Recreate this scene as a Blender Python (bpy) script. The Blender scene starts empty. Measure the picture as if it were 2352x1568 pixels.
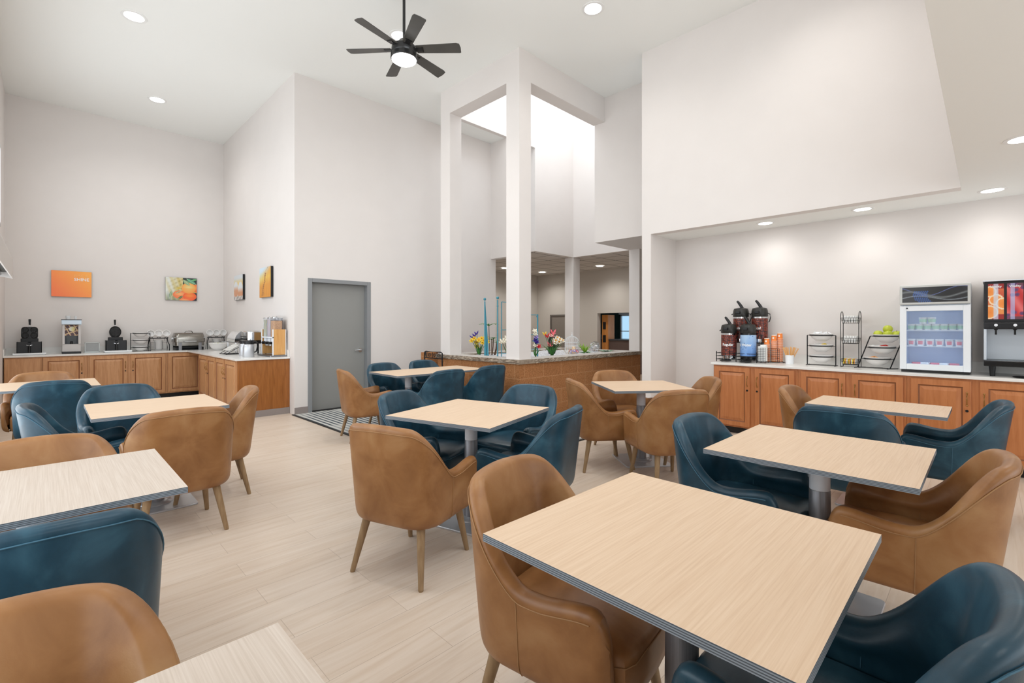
import bpy, bmesh, math, random
from mathutils import Vector, Matrix
random.seed(7)
C = bpy.context.scene.collection
PI = math.pi
sc = bpy.context.scene
# ---------------------------------------------------------------- camera
cam = bpy.data.cameras.new('camera'); co = bpy.data.objects.new('camera', cam); C.objects.link(co)
co.location = (0, 0, 1.42); co.rotation_euler = (PI/2, 0, math.radians(45.3-90))
cam.sensor_width = 36; cam.lens = 1082/2352*36; cam.shift_y = -37/2352
cam.clip_start = .05; cam.clip_end = 100
sc.camera = co
# ---------------------------------------------------------------- view
sc.view_settings.view_transform = 'Standard'; sc.view_settings.look = 'None'
sc.view_settings.exposure = 0.04; sc.view_settings.gamma = 1.0
sc.view_settings.use_curve_mapping = False
# ---------------------------------------------------------------- daylight and large lights
w = bpy.data.worlds.new('sky'); sc.world = w; w.use_nodes = True
w.node_tree.nodes['Background'].inputs[0].default_value = (.86, .93, 1, 1)
w.node_tree.nodes['Background'].inputs[1].default_value = 1.0
def area(name, loc, rot, sx, sy, power, colr=(1, 1, 1), spread=180):
    l = bpy.data.lights.new(name, 'AREA'); l.shape = 'RECTANGLE'; l.size = sx; l.size_y = sy
    l.energy = power; l.color = colr; l.spread = math.radians(spread)
    o = bpy.data.objects.new(name, l); C.objects.link(o); o.location = loc; o.rotation_euler = rot
    return o
DAY = (.90, .96, 1)
area('daylight_window_low', (-.55, 4.77, 1.36), (0, -PI/2, 0), 1.8, 8.2, 92, DAY)
area('daylight_window_high', (-.55, 6.68, 3.575), (0, -PI/2, 0), 1.15, 8.0, 84, DAY)
area('added_clerestory_fill', (1.97, .125, 3.9), (PI/2, 0, 0), 3.6, 1.65, 80, DAY)  # added fill lamp at the invented high window, lifts the ceiling
area('added_rear_fill', (3.0, -3.64, 1.38), (PI/2, 0, 0), 6.4, 2.1, 60, DAY)  # added fill lamp in the unseen rear opening
area('daylight_skylight', (7.2, 6.1, 6.9), (0, 0, 0), 3.9, 2.0, 80, DAY)
def spot(name, loc, power, ang=130, blend=.6, colr=(1, .975, .94), r=.07):
    l = bpy.data.lights.new(name, 'SPOT'); l.energy = power; l.spot_size = math.radians(ang); l.spot_blend = blend
    l.color = colr; l.shadow_soft_size = r
    o = bpy.data.objects.new(name, l); C.objects.link(o); o.location = loc
    return o
# ---------------------------------------------------------------- materials
def col(r, g, b):
    f = lambda c: (c/255/12.92) if c/255 <= .04045 else ((c/255+.055)/1.055)**2.4
    return (f(r), f(g), f(b), 1)
def mat(name, c, rough=.5, metal=0, spec=.5, trans=0, emit=None, es=1, ior=1.45, coat=0):
    m = bpy.data.materials.new(name); m.use_nodes = True
    b = m.node_tree.nodes['Principled BSDF']
    b.inputs['Base Color'].default_value = c; b.inputs['Roughness'].default_value = rough
    b.inputs['Metallic'].default_value = metal; b.inputs['Specular IOR Level'].default_value = spec
    b.inputs['Transmission Weight'].default_value = trans; b.inputs['IOR'].default_value = ior
    b.inputs['Coat Weight'].default_value = coat
    if emit: b.inputs['Emission Color'].default_value = emit; b.inputs['Emission Strength'].default_value = es
    return m
def N(m, t, **k):
    n = m.node_tree.nodes.new(t)
    for a, v in k.items(): setattr(n, a, v)
    return n
def L(m, a, b): m.node_tree.links.new(a, b)
def coords(m, scale=(1, 1, 1), rot=(0, 0, 0), kind='Object'):
    tc = N(m, 'ShaderNodeTexCoord'); mp = N(m, 'ShaderNodeMapping')
    mp.inputs['Scale'].default_value = scale; mp.inputs['Rotation'].default_value = rot
    L(m, tc.outputs[kind], mp.inputs['Vector']); return mp.outputs['Vector']
def ramp(m, fac, stops, interp='LINEAR'):
    r = N(m, 'ShaderNodeValToRGB'); r.color_ramp.interpolation = interp
    e = r.color_ramp.elements
    while len(e) < len(stops): e.new(.5)
    for i, (p, c) in enumerate(stops): e[i].position = p; e[i].color = c
    L(m, fac, r.inputs[0]); return r.outputs['Color']
def noise(m, vec, scale, detail=4, rough=.5, dist=0):
    n = N(m, 'ShaderNodeTexNoise'); n.inputs['Scale'].default_value = scale; n.inputs['Detail'].default_value = detail
    n.inputs['Roughness'].default_value = rough; n.inputs['Distortion'].default_value = dist
    L(m, vec, n.inputs['Vector']); return n.outputs['Fac']
def bump(m, fac, strength, dist=.01):
    b = N(m, 'ShaderNodeBump'); b.inputs['Strength'].default_value = strength; b.inputs['Distance'].default_value = dist
    L(m, fac, b.inputs['Height']); L(m, b.outputs['Normal'], m.node_tree.nodes['Principled BSDF'].inputs['Normal'])
def base(m, colr): L(m, colr, m.node_tree.nodes['Principled BSDF'].inputs['Base Color'])
def mottled(name, c1, c2, scale, rough, metal=0, bs=0, bscale=200, sc3=(1, 1, 1), spec=.5, detail=4, lo=.3, hi=.7, coat=0):
    m = mat(name, c1, rough, metal, spec, coat=coat); v = coords(m, sc3)
    base(m, ramp(m, noise(m, v, scale, detail), [(lo, c1), (hi, c2)]))
    if bs: bump(m, noise(m, v, bscale, 2), bs, .002)
    return m
WALL = mottled('painted_wall', col(227, 221, 217), col(229, 223, 219), 3, .85, bs=.06, bscale=90, spec=.2)
CEIL = mat('ceiling_paint', col(246, 247, 244), .9, spec=.2)
LOBW = mat('lobby_wall_paint', col(208, 202, 194), .85, spec=.2)
def mk_floor():
    m = mat('oak_plank_floor', col(205, 185, 165), .38, spec=.4)
    v = coords(m)
    br = N(m, 'ShaderNodeTexBrick'); br.offset = .37; br.squash = 1
    br.inputs['Scale'].default_value = 1; br.inputs['Brick Width'].default_value = 1.28; br.inputs['Row Height'].default_value = .185
    br.inputs['Mortar Size'].default_value = .0016; br.inputs['Mortar Smooth'].default_value = .3
    br.inputs['Color1'].default_value = (0, 0, 0, 1); br.inputs['Color2'].default_value = (1, 1, 1, 1); br.inputs['Mortar'].default_value = (.5, .5, .5, 1)
    L(m, v, br.inputs['Vector'])
    tone = ramp(m, br.outputs['Color'], [(0, col(203, 184, 165)), (1, col(216, 200, 184))])
    vs = coords(m, (1.1, 16, 1)); n1 = noise(m, vs, 1.6, 8, .62, .6)
    grain = ramp(m, n1, [(.25, col(196, 172, 148)), (.5, col(214, 197, 180)), (.78, col(226, 213, 200))])
    mx = N(m, 'ShaderNodeMix', data_type='RGBA'); mx.inputs[0].default_value = .62
    L(m, tone, mx.inputs[6]); L(m, grain, mx.inputs[7])
    m2 = N(m, 'ShaderNodeMix', data_type='RGBA'); L(m, br.outputs['Fac'], m2.inputs[0]); L(m, mx.outputs[2], m2.inputs[6])
    m2.inputs[7].default_value = col(184, 165, 147)
    base(m, m2.outputs[2]); bump(m, n1, .05, .002)
    return m
FLOOR = mk_floor()
def mk_carpet():
    m = mat('striped_carpet', col(180, 178, 172), .95, spec=.1)
    v = coords(m, (1, 1, 1), (0, 0, 0))
    wv = N(m, 'ShaderNodeTexWave', wave_type='BANDS', bands_direction='X'); wv.inputs['Scale'].default_value = 4.2; wv.inputs['Distortion'].default_value = .3
    L(m, v, wv.inputs['Vector'])
    st = ramp(m, wv.outputs['Fac'], [(.55, (0, 0, 0, 1)), (.66, (1, 1, 1, 1))])
    pt = ramp(m, noise(m, v, 1.1, 2), [(.40, (0, 0, 0, 1)), (.56, (1, 1, 1, 1))])
    mu = N(m, 'ShaderNodeMath', operation='MULTIPLY'); L(m, st, mu.inputs[0]); L(m, pt, mu.inputs[1])
    mm = N(m, 'ShaderNodeMath', operation='MULTIPLY_ADD'); L(m, st, mm.inputs[0]); mm.inputs[1].default_value = .25; L(m, mu.outputs[0], mm.inputs[2])
    base(m, ramp(m, mm.outputs[0], [(0, col(196, 194, 188)), (.3, col(165, 166, 164)), (1, col(78, 86, 94))]))
    bump(m, noise(m, v, 300, 2), .3, .003)
    return m
CARPET = mk_carpet()
def leather(name, dark, mid, light, rough):
    m = mat(name, mid, rough, spec=.5); v = coords(m)
    n1 = noise(m, v, 5.5, 6, .55, .4)
    base(m, ramp(m, n1, [(.3, dark), (.5, mid), (.72, light)]))
    n2 = noise(m, v, 260, 3, .6); bump(m, n2, .12, .0012)
    return m
TAN = leather('tan_leather', col(130, 86, 47), col(151, 105, 63), col(167, 125, 82), .38)
TEAL = leather('teal_leather', col(17, 48, 62), col(27, 62, 79), col(52, 90, 107), .36)
TANS = mat('tan_stitch', col(160, 120, 80), .7)
TEALS = mat('teal_stitch', col(60, 100, 120), .6)
LEGW = mottled('chair_leg_wood', col(134, 106, 74), col(160, 132, 98), 6, .5, sc3=(8, 8, 1))
def mk_lam(name, sc3, a, b, c_):
    m = mat(name, b, .42, spec=.4); v = coords(m, sc3)
    n1 = noise(m, v, 2.2, 5, .6, .2)
    base(m, ramp(m, n1, [(.3, a), (.5, b), (.7, c_)]))
    return m
LAM = mk_lam('oak_laminate', (1.8, 80, 1), col(210, 180, 150), col(218, 190, 161), col(224, 198, 171))
LAM2 = mk_lam('oak_laminate_grain_across', (110, 1.6, 1), col(186, 170, 155), col(196, 181, 167), col(204, 191, 178))
def mk_ply():
    m = mat('plywood_edge', col(120, 125, 130), .5)
    tc = N(m, 'ShaderNodeTexCoord'); sp = N(m, 'ShaderNodeSeparateXYZ'); L(m, tc.outputs['Object'], sp.inputs[0])
    mu = N(m, 'ShaderNodeMath', operation='MULTIPLY'); mu.inputs[1].default_value = 1/.0056; L(m, sp.outputs['Z'], mu.inputs[0])
    fr = N(m, 'ShaderNodeMath', operation='FRACT'); L(m, mu.outputs[0], fr.inputs[0])
    base(m, ramp(m, fr.outputs[0], [(0, col(150, 158, 164)), (.5, col(132, 140, 148)), (.58, col(70, 76, 84)), (.95, col(84, 90, 96))]))
    return m
PLY = mk_ply()
STEEL = mottled('brushed_steel', col(120, 120, 124), col(150, 150, 152), 4, .32, 1, sc3=(60, 60, 1))
STEELD = mottled('dark_satin_steel', col(128, 127, 130), col(150, 150, 154), 4, .42, .55, sc3=(60, 60, 1))
CHROME = mat('polished_chrome', col(215, 218, 222), .12, 1)
ALU = mat('light_aluminium', col(236, 240, 246), .45, 0)
PLATE = mat('bright_steel_plate', col(200, 202, 206), .34, .6)
def wood(name, a, b, rough=.36, sc3=(14, 14, 1.2), scale=2.2):
    m = mat(name, a, rough, spec=.5); v = coords(m, sc3)
    base(m, ramp(m, noise(m, v, scale, 6, .55, .8), [(.3, a), (.7, b)]))
    return m
CAB = wood('honey_maple_cabinet', col(176, 108, 62), col(196, 128, 80))
CABL = wood('light_maple_cabinet', col(180, 128, 84), col(204, 154, 110))
ENDP = wood('stained_end_panel', col(138, 82, 34), col(166, 104, 50))
GLAZE = mat('cabinet_glaze', col(132, 80, 48), .5)
BRASS = mat('antique_brass', col(168, 132, 80), .35, 1)
QUARTZ = mottled('white_quartz', col(238, 236, 232), col(226, 224, 220), 5, .22, detail=8)
BLACK = mat('black_plastic', col(22, 22, 24), .4)
BLACKM = mat('black_wire', col(26, 26, 28), .45, .3)
BLACKG = mat('black_gloss', col(12, 12, 14), .2)
WHITE = mat('white_ceramic', col(240, 238, 236), .25)
WHITEP = mat('white_plastic', col(238, 240, 242), .4)
PAPER = mat('white_paper', col(240, 240, 238), .8)
GREY = mat('grey_plastic', col(150, 152, 154), .45)
DOORG = mat('grey_door_paint', col(146, 146, 143), .5)
FRAMEG = mat('grey_frame_paint', col(140, 142, 144), .45)
RUBBER = mat('taupe_rubber_base', col(146, 136, 132), .6)
STRIP = mat('black_transition_strip', col(25, 26, 28), .5)
GLASS = mat('clear_acrylic', (1, 1, 1, 1), .02, 0, .5, 1, ior=1.2)
LAMP = mat('lamp_diffuser', (1, 1, 1, 1), .5, emit=(1, .98, .95, 1), es=14)
TRIMW = mat('lamp_trim_white', col(240, 240, 238), .5)
FANB = mottled('fan_dark_wood', col(68, 67, 64), col(84, 82, 78), 3, .38)
FANM = mat('fan_dark_metal', col(60, 60, 60), .3, .6)
def mk_brick():
    m = mat('split_face_block', col(150, 98, 60), .9, spec=.2); v = coords(m)
    # blocks on both faces: x+y runs along either face
    sp = N(m, 'ShaderNodeSeparateXYZ'); L(m, v, sp.inputs[0])
    ad = N(m, 'ShaderNodeMath', operation='ADD'); L(m, sp.outputs['X'], ad.inputs[0]); L(m, sp.outputs['Y'], ad.inputs[1])
    cb = N(m, 'ShaderNodeCombineXYZ'); L(m, ad.outputs[0], cb.inputs['X']); L(m, sp.outputs['Z'], cb.inputs['Y'])
    br = N(m, 'ShaderNodeTexBrick'); br.inputs['Scale'].default_value = 1; br.inputs['Brick Width'].default_value = .42; br.inputs['Row Height'].default_value = .215
    br.inputs['Mortar Size'].default_value = .007; br.inputs['Color1'].default_value = col(166, 110, 68); br.inputs['Color2'].default_value = col(188, 130, 84)
    br.inputs['Mortar'].default_value = col(206, 160, 116); L(m, cb.outputs[0], br.inputs['Vector'])
    n1 = noise(m, v, 60, 6, .7); sp2 = ramp(m, n1, [(.32, col(124, 80, 46)), (.62, col(204, 144, 96))])
    mx = N(m, 'ShaderNodeMix', data_type='RGBA'); mx.inputs[0].default_value = .6; L(m, br.outputs['Color'], mx.inputs[6]); L(m, sp2, mx.inputs[7])
    base(m, mx.outputs[2]); n2 = noise(m, v, 30, 8, .7); bump(m, n2, .7, .02)
    return m
BRICK = mk_brick()
STONE = mottled('rough_stone_cap', col(122, 104, 88), col(176, 162, 144), 12, .8, bs=.8, bscale=60, detail=8)
STONET = mottled('smooth_stone_top', col(186, 178, 170), col(204, 198, 192), 14, .6)
GRAVEL = mottled('white_gravel', col(170, 168, 172), col(244, 244, 246), 60, .8, bs=1, bscale=70)
TURQ = mat('turquoise_paint', col(64, 140, 160), .45)
LEAF = mottled('green_leaf', col(34, 92, 40), col(86, 150, 60), 12, .5)
LEAFL = mottled('lime_leaf', col(110, 160, 40), col(168, 206, 70), 12, .5)
LEAFG = mottled('grey_green_leaf', col(96, 134, 110), col(150, 180, 150), 14, .6)
STEM = mat('green_stem', col(52, 96, 44), .6)
BARK = mat('brown_cane', col(92, 66, 46), .8)
YELLOW = mat('yellow_petal', col(246, 212, 70), .6)
ORANGEP = mat('orange_trumpet', col(238, 170, 50), .6)
PURPLE = mat('purple_petal', col(72, 48, 150), .6)
CREAM = mat('cream_petal', col(246, 240, 222), .6)
PINK = mat('pink_petal', col(240, 120, 130), .6)
RED = mat('red_petal', col(210, 40, 50), .6)
LILAC = mat('lilac_petal', col(170, 150, 214), .6)
APPLE = mottled('green_apple', col(172, 188, 40), col(208, 212, 80), 7, .3)
ORANGE = mat('orange_print', col(250, 140, 50), .5)
TXT = mat('white_lettering', (.9, .9, .9, 1), .6)
TXTF = mat('pale_orange_lettering', col(255, 190, 110), .6)
TXTG = mat('grey_lettering', col(110, 110, 112), .6)
VC = bpy.data.materials.new('printed_picture'); VC.use_nodes = True
_a = VC.node_tree.nodes.new('ShaderNodeAttribute'); _a.attribute_name = 'Col'
VC.node_tree.links.new(_a.outputs['Color'], VC.node_tree.nodes['Principled BSDF'].inputs['Base Color'])
VC.node_tree.nodes['Principled BSDF'].inputs['Roughness'].default_value = .35
# ---------------------------------------------------------------- mesh helpers
class MB:
    def __init__(s): s.v = []; s.f = []; s.m = []; s.cur = 0; s.T = None
    def mi(s, i): s.cur = i; return s
    def add(s, vs, fs):
        o = len(s.v)
        s.v += [tuple(s.T @ Vector(p)) if s.T else tuple(p) for p in vs]
        for f in fs: s.f.append([i+o for i in f]); s.m.append(s.cur)
        return s
    def box(s, x0, x1, y0, y1, z0, z1):
        if x0 > x1: x0, x1 = x1, x0
        if y0 > y1: y0, y1 = y1, y0
        v = [(x0, y0, z0), (x1, y0, z0), (x1, y1, z0), (x0, y1, z0), (x0, y0, z1), (x1, y0, z1), (x1, y1, z1), (x0, y1, z1)]
        return s.add(v, [(0, 3, 2, 1), (4, 5, 6, 7), (0, 1, 5, 4), (1, 2, 6, 5), (2, 3, 7, 6), (3, 0, 4, 7)])
    def prism(s, pts, z0, z1):
        n = len(pts); v = [(x, y, z0) for x, y in pts]+[(x, y, z1) for x, y in pts]
        f = [list(range(n))[::-1], list(range(n, 2*n))]+[(i, (i+1) % n, n+(i+1) % n, n+i) for i in range(n)]
        return s.add(v, f)
    def rprism(s, hx, hy, r, z0, z1, cx=0, cy=0, n=6):
        p = []
        for (sx, sy, a0) in ((1, 1, 0), (-1, 1, 90), (-1, -1, 180), (1, -1, 270)):
            for i in range(n+1):
                a = math.radians(a0+90*i/n); p.append((cx+sx*(hx-r)+r*math.cos(a), cy+sy*(hy-r)+r*math.sin(a)))
        return s.prism(p, z0, z1)
    def lathe(s, prof, n=24, c=(0, 0), sx=1, sy=1, caps=True):
        v = []; k = len(prof)
        for r, z in prof:
            for i in range(n): a = 2*PI*i/n; v.append((c[0]+r*math.cos(a)*sx, c[1]+r*math.sin(a)*sy, z))
        f = [(j*n+i, j*n+(i+1) % n, (j+1)*n+(i+1) % n, (j+1)*n+i) for j in range(k-1) for i in range(n)]
        if caps:
            if prof[0][0] > 0: f.append(list(range(n))[::-1])
            if prof[-1][0] > 0: f.append([(k-1)*n+i for i in range(n)])
        return s.add(v, f)
    def tube(s, pts, r, n=8, closed=False, r1=None):
        pts = [Vector(p) for p in pts]; k = len(pts); v = []; up = None
        for i, p in enumerate(pts):
            if closed: t = (pts[(i+1) % k]-pts[i-1])
            else: t = pts[min(i+1, k-1)]-pts[max(i-1, 0)]
            t.normalize()
            if up is None:
                up = Vector((0, 0, 1)) if abs(t.z) < .9 else Vector((1, 0, 0))
            a = t.cross(up)
            if a.length < 1e-4: a = t.cross(Vector((0, 1, 0)))
            a.normalize(); b = t.cross(a); b.normalize(); up = -b if False else up
            rr = r if r1 is None else r+(r1-r)*i/(k-1)
            for j in range(n): q = 2*PI*j/n; v.append(p+a*rr*math.cos(q)+b*rr*math.sin(q))
        f = []
        for i in range(k if closed else k-1):
            i2 = (i+1) % k
            for j in range(n): f.append((i*n+j, i*n+(j+1) % n, i2*n+(j+1) % n, i2*n+j))
        if not closed: f.append(list(range(n))[::-1]); f.append([(k-1)*n+j for j in range(n)])
        return s.add(v, f)
    def cyl(s, p0, p1, r0, r1=None, n=16): return s.tube([p0, p1], r0, n, False, r0 if r1 is None else r1)
    def ball(s, c, r, n=14, m=9, sz=1):
        v = [(c[0], c[1], c[2]-r*sz)]; f = []
        for j in range(1, m):
            a = -PI/2+PI*j/m
            for i in range(n): q = 2*PI*i/n; v.append((c[0]+r*math.cos(a)*math.cos(q), c[1]+r*math.cos(a)*math.sin(q), c[2]+r*sz*math.sin(a)))
        v.append((c[0], c[1], c[2]+r*sz)); T = len(v)-1
        for i in range(n): f.append((0, 1+(i+1) % n, 1+i)); f.append((T, T-n+i, T-n+(i+1) % n))
        for j in range(m-2):
            for i in range(n): a = 1+j*n; f.append((a+i, a+(i+1) % n, a+n+(i+1) % n, a+n+i))
        return s.add(v, f)
    def build(s, name, mats, parent=None, smooth=False, bevel=0, loc=None, seg=2):
        me = bpy.data.meshes.new(name); me.from_pydata(s.v, [], s.f); me.update()
        if not isinstance(mats, (list, tuple)): mats = [mats]
        for m in mats: me.materials.append(m)
        for i, p in enumerate(me.polygons): p.material_index = min(s.m[i], len(mats)-1)
        o = bpy.data.objects.new(name, me); C.objects.link(o)
        if parent: o.parent = parent
        if loc: o.location = loc
        if smooth:
            for p in me.polygons: p.use_smooth = True
            try: me.set_sharp_from_angle(angle=math.radians(40))
            except Exception: pass
        if bevel:
            b = o.modifiers.new('bevel', 'BEVEL'); b.width = bevel; b.segments = seg; b.limit_method = 'ANGLE'
            b.angle_limit = math.radians(40); b.harden_normals = False
        return o
def box(name, m, x0, x1, y0, y1, z0, z1, parent=None, bevel=0):
    return MB().box(x0, x1, y0, y1, z0, z1).build(name, m, parent, bevel=bevel)
def tag(o, label, cat, group=None, kind=None):
    o['label'] = label; o['category'] = cat
    if group: o['group'] = group
    if kind: o['kind'] = kind
    return o
def thing(name, label, cat, loc=(0, 0, 0), rz=0, group=None):
    o = bpy.data.objects.new(name, None); C.objects.link(o); o.empty_display_size = .1
    o.location = loc; o.rotation_euler = (0, 0, rz); return tag(o, label, cat, group)
def struct(o): o['kind'] = 'structure'; return o
def copy_tree(o, parent=None, kids=None):
    c = o.copy(); C.objects.link(c); c.parent = parent
    for ch in list(o.children): copy_tree(ch, c)
    return c
def put(proto, used, loc, rz, label, group=None):
    o = proto if not used else copy_tree(proto)
    o.location = loc; o.rotation_euler = (0, 0, rz); o['label'] = label
    if group: o['group'] = group
    return o
def text(name, s, size, m, parent=None, ext=.0008, align='CENTER', bold=0, fn=None, M=None):
    cu = bpy.data.curves.new(name, 'FONT'); cu.body = s; cu.size = size; cu.extrude = ext; cu.align_x = align; cu.align_y = 'CENTER'
    cu.offset = bold; cu.resolution_u = 3
    t = bpy.data.objects.new(name, cu); C.objects.link(t)
    dg = bpy.context.evaluated_depsgraph_get(); me = bpy.data.meshes.new_from_object(t.evaluated_get(dg))
    bpy.data.objects.remove(t); me.name = name
    for v in me.vertices:
        p = Vector(v.co)
        if fn: p = Vector(fn(p))
        if M: p = M @ p
        v.co = p
    me.materials.clear(); me.materials.append(m)
    o = bpy.data.objects.new(name, me); C.objects.link(o)
    if parent: o.parent = parent
    return o
def painted(name, nx, ny, pos, fn, parent=None, mats=None):
    """grid nx*ny; pos(u,v)->xyz ; fn(u,v)->sRGB 0-255 (a print on the thing)"""
    v = [pos(i/nx, j/ny) for j in range(ny+1) for i in range(nx+1)]
    f = [(j*(nx+1)+i, j*(nx+1)+i+1, (j+1)*(nx+1)+i+1, (j+1)*(nx+1)+i) for j in range(ny) for i in range(nx)]
    me = bpy.data.meshes.new(name); me.from_pydata(v, [], f)
    at = me.color_attributes.new('Col', 'FLOAT_COLOR', 'POINT')
    for j in range(ny+1):
        for i in range(nx+1): at.data[j*(nx+1)+i].color = col(*[max(0, min(255, c)) for c in fn(i/nx, j/ny)])
    me.materials.append(mats or VC); me.update()
    for p in me.polygons: p.use_smooth = True
    o = bpy.data.objects.new(name, me); C.objects.link(o)
    if parent: o.parent = parent
    return o
def mixc(a, b, t): t = max(0, min(1, t)); return tuple(a[i]+(b[i]-a[i])*t for i in range(3))
# ================================================================ SETTING
ZC = 5.44; ZL = 2.75
def S(name, m, *b, **k): return struct(box(name, m, *b, **k))
S('floor', FLOOR, -.7, 13.5, -4.2, 12.2, -.12, 0)
S('floor_carpet', CARPET, 2.80, 8.2, 3.56, 7.75, 0, .006)
o = MB().box(2.765, 2.80, 3.52, 7.75, 0, .010).box(2.80, 6.265, 3.52, 3.56, 0, .010).build('trim_1', STRIP); struct(o)
S('wall_back', WALL, -.7, 3.0, 11.97, 12.2, 0, ZC)
S('wall_side', WALL, 2.808, 3.0, 7.95, 11.97, 0, ZC)
# door wall with a real opening
S('wall_door', WALL, 2.808, 3.075, 7.75, 7.95, 0, ZC)
S('wall_door', WALL, 3.075, 4.058, 7.75, 7.95, 2.13, ZC)
S('wall_door', WALL, 4.058, 7.157, 7.75, 7.95, 0, ZC)
S('wall_door', WALL, 2.99, 4.2, 8.05, 8.1, 0, 2.4)
# left wall with window openings
XL = -.503
S('wall_left', WALL, -.7, XL, -4.2, .6, 0, ZC)
S('wall_left', WALL, -.7, XL, 8.95, 12.0, 0, 2.95)
S('wall_left', WALL, -.7, XL, 10.75, 12.0, 2.95, 4.2)
S('wall_left', WALL, -.7, XL, .6, 8.95, 2.3, 2.95)
S('wall_left', WALL, -.7, XL, .6, 2.6, 2.95, 4.2)
S('wall_left', WALL, -.7, XL, .6, 12.0, 4.2, ZC)
S('wall_left', WALL, -.7, XL, .6, 8.95, 0, .40)
def window(name, y0, y1, z0, z1, n, sill=True):
    w_ = bpy.data.objects.new(name, None); C.objects.link(w_); struct(w_)
    f = MB().box(-.60, XL+.004, y0, y1, z0, z0+.05).box(-.60, XL+.004, y0, y1, z1-.05, z1)
    for i in range(n+1):
        yy = y0+(y1-y0-.05)*i/n; f.box(-.60, XL+.004, yy, yy+.05, z0, z1)
    f.build('window_frame', WHITEP, w_)
    MB().box(-.575, -.565, y0, y1, z0, z1).build('window_pane', GLASS, w_)
    if sill: MB().box(-.62, XL+.05, y0-.03, y1+.03, z0-.03, z0).build('window_sill', WHITEP, w_, bevel=.006)
window('window_1', .6, 8.95, .43, 2.3, 5)
window('window_2', 2.6, 10.75, 2.95, 4.2, 4, False)
# rear wall: unseen, its long opening added to let more light in
S('wall_rear', WALL, -.7, 7.2, -3.75, -3.6, 0, .3)
S('wall_rear', WALL, -.7, 7.2, -3.75, -3.6, 2.45, ZL)
S('wall_rear', WALL, -.7, -.3, -3.75, -3.6, .3, 2.45)
S('wall_rear', WALL, 6.3, 7.2, -3.75, -3.6, .3, 2.45)
# ceilings
S('ceiling', CEIL, -.7, 7.1, .18, 4.95, ZC, ZC+.15)
S('ceiling', CEIL, -.7, 5.06, 4.95, 7.25, ZC, ZC+.15)
S('ceiling', CEIL, -.7, 7.9, 7.25, 12.2, ZC, ZC+.15)
S('ceiling', CEIL, 5.06, 5.62, 6.62, 7.25, ZC, 7.0)
S('ceiling_low', CEIL, -.7, 7.2, -3.75, .184, ZL, ZL+.12)
S('ceiling_low', CEIL, 6.42, 7.2, .184, 3.455, ZL, ZL+.12)
S('wall_bulkhead', WALL, -.7, 6.265, .084, .184, ZL+.10, 3.0)
S('wall_bulkhead', WALL, -.7, 6.265, .084, .184, 4.8, ZC)
S('wall_bulkhead', WALL, -.7, .1, .084, .184, 3.0, 4.8)
S('wall_bulkhead', WALL, 3.85, 6.265, .084, .184, 3.0, 4.8)
w4 = bpy.data.objects.new('window_added', None); C.objects.link(w4); struct(w4)  # invented window out of view, added to brighten the high ceiling
f = MB().box(.1, 3.85, .09, .15, 3.0, 3.05).box(.1, 3.85, .09, .15, 4.75, 4.8)
for i in range(5): f.box(.1+3.7*i/4, .15+3.7*i/4, .09, .15, 3.0, 4.8)
f.build('window_frame', WHITEP, w4); MB().box(.1, 3.85, .10, .11, 3.0, 4.8).build('window_pane', GLASS, w4)
# right wall, alcove
S('wall_right', WALL, 6.265, 6.42, .184, 3.60, ZL, ZC)
S('wall_right', WALL, 6.265, 6.42, 3.455, 3.60, 0, ZL)
S('wall_alcove_back', WALL, 7.047, 7.2, -3.75, 3.60, 0, ZL+.1)
S('wall_alcove_side', WALL, 6.42, 7.047, 3.455, 3.60, 0, ZL+.1)
S('wall_beside_skylight', WALL, 7.02, 9.263, 3.61, 4.98, 2.905, ZC)
S('wall_beside_skylight', WALL, 7.02, 9.4, 4.86, 4.979, ZC-.01, 7.0)
S('wall_header', WALL, 7.01, 7.157, 7.205, 7.75, 2.89, ZC)
S('wall_skylight_far', WALL, 7.864, 9.4, 7.205, 7.345, 3.10, 7.0)
S('wall_skylight_far', WALL, 5.62, 7.864, 7.205, 7.3, ZC-.004, 7.0)
S('wall_skylight_right', WALL, 9.263, 9.4, 4.98, 7.205, 3.10, 7.0)
S('wall_skylight_left', WALL, 4.98, 5.105, 4.98, 6.64, ZC-.003, 7.0)
S('wall_skylight_near', WALL, 4.98, 7.02, 4.88, 5.0, ZC-.003, 7.0)
# timber-framed portal round the planter, painted like the walls
fr = MB().box(4.858, 5.105, 4.76, 5.03, .925, ZC).box(4.858, 5.105, 6.404, 6.663, .925, ZC)
fr.box(4.858, 5.105, 5.03, 6.404, 5.01, ZC).box(5.105, 7.02, 4.76, 5.0, 5.01, ZC)
struct(fr.build('wall_planter_frame', WALL))
S('wall_column', WALL, 8.176, 8.43, 4.75, 4.98, .9, 2.905)
S('wall_column', WALL, 9.263, 9.52, 7.205, 7.47, 0, 3.10)
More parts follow.
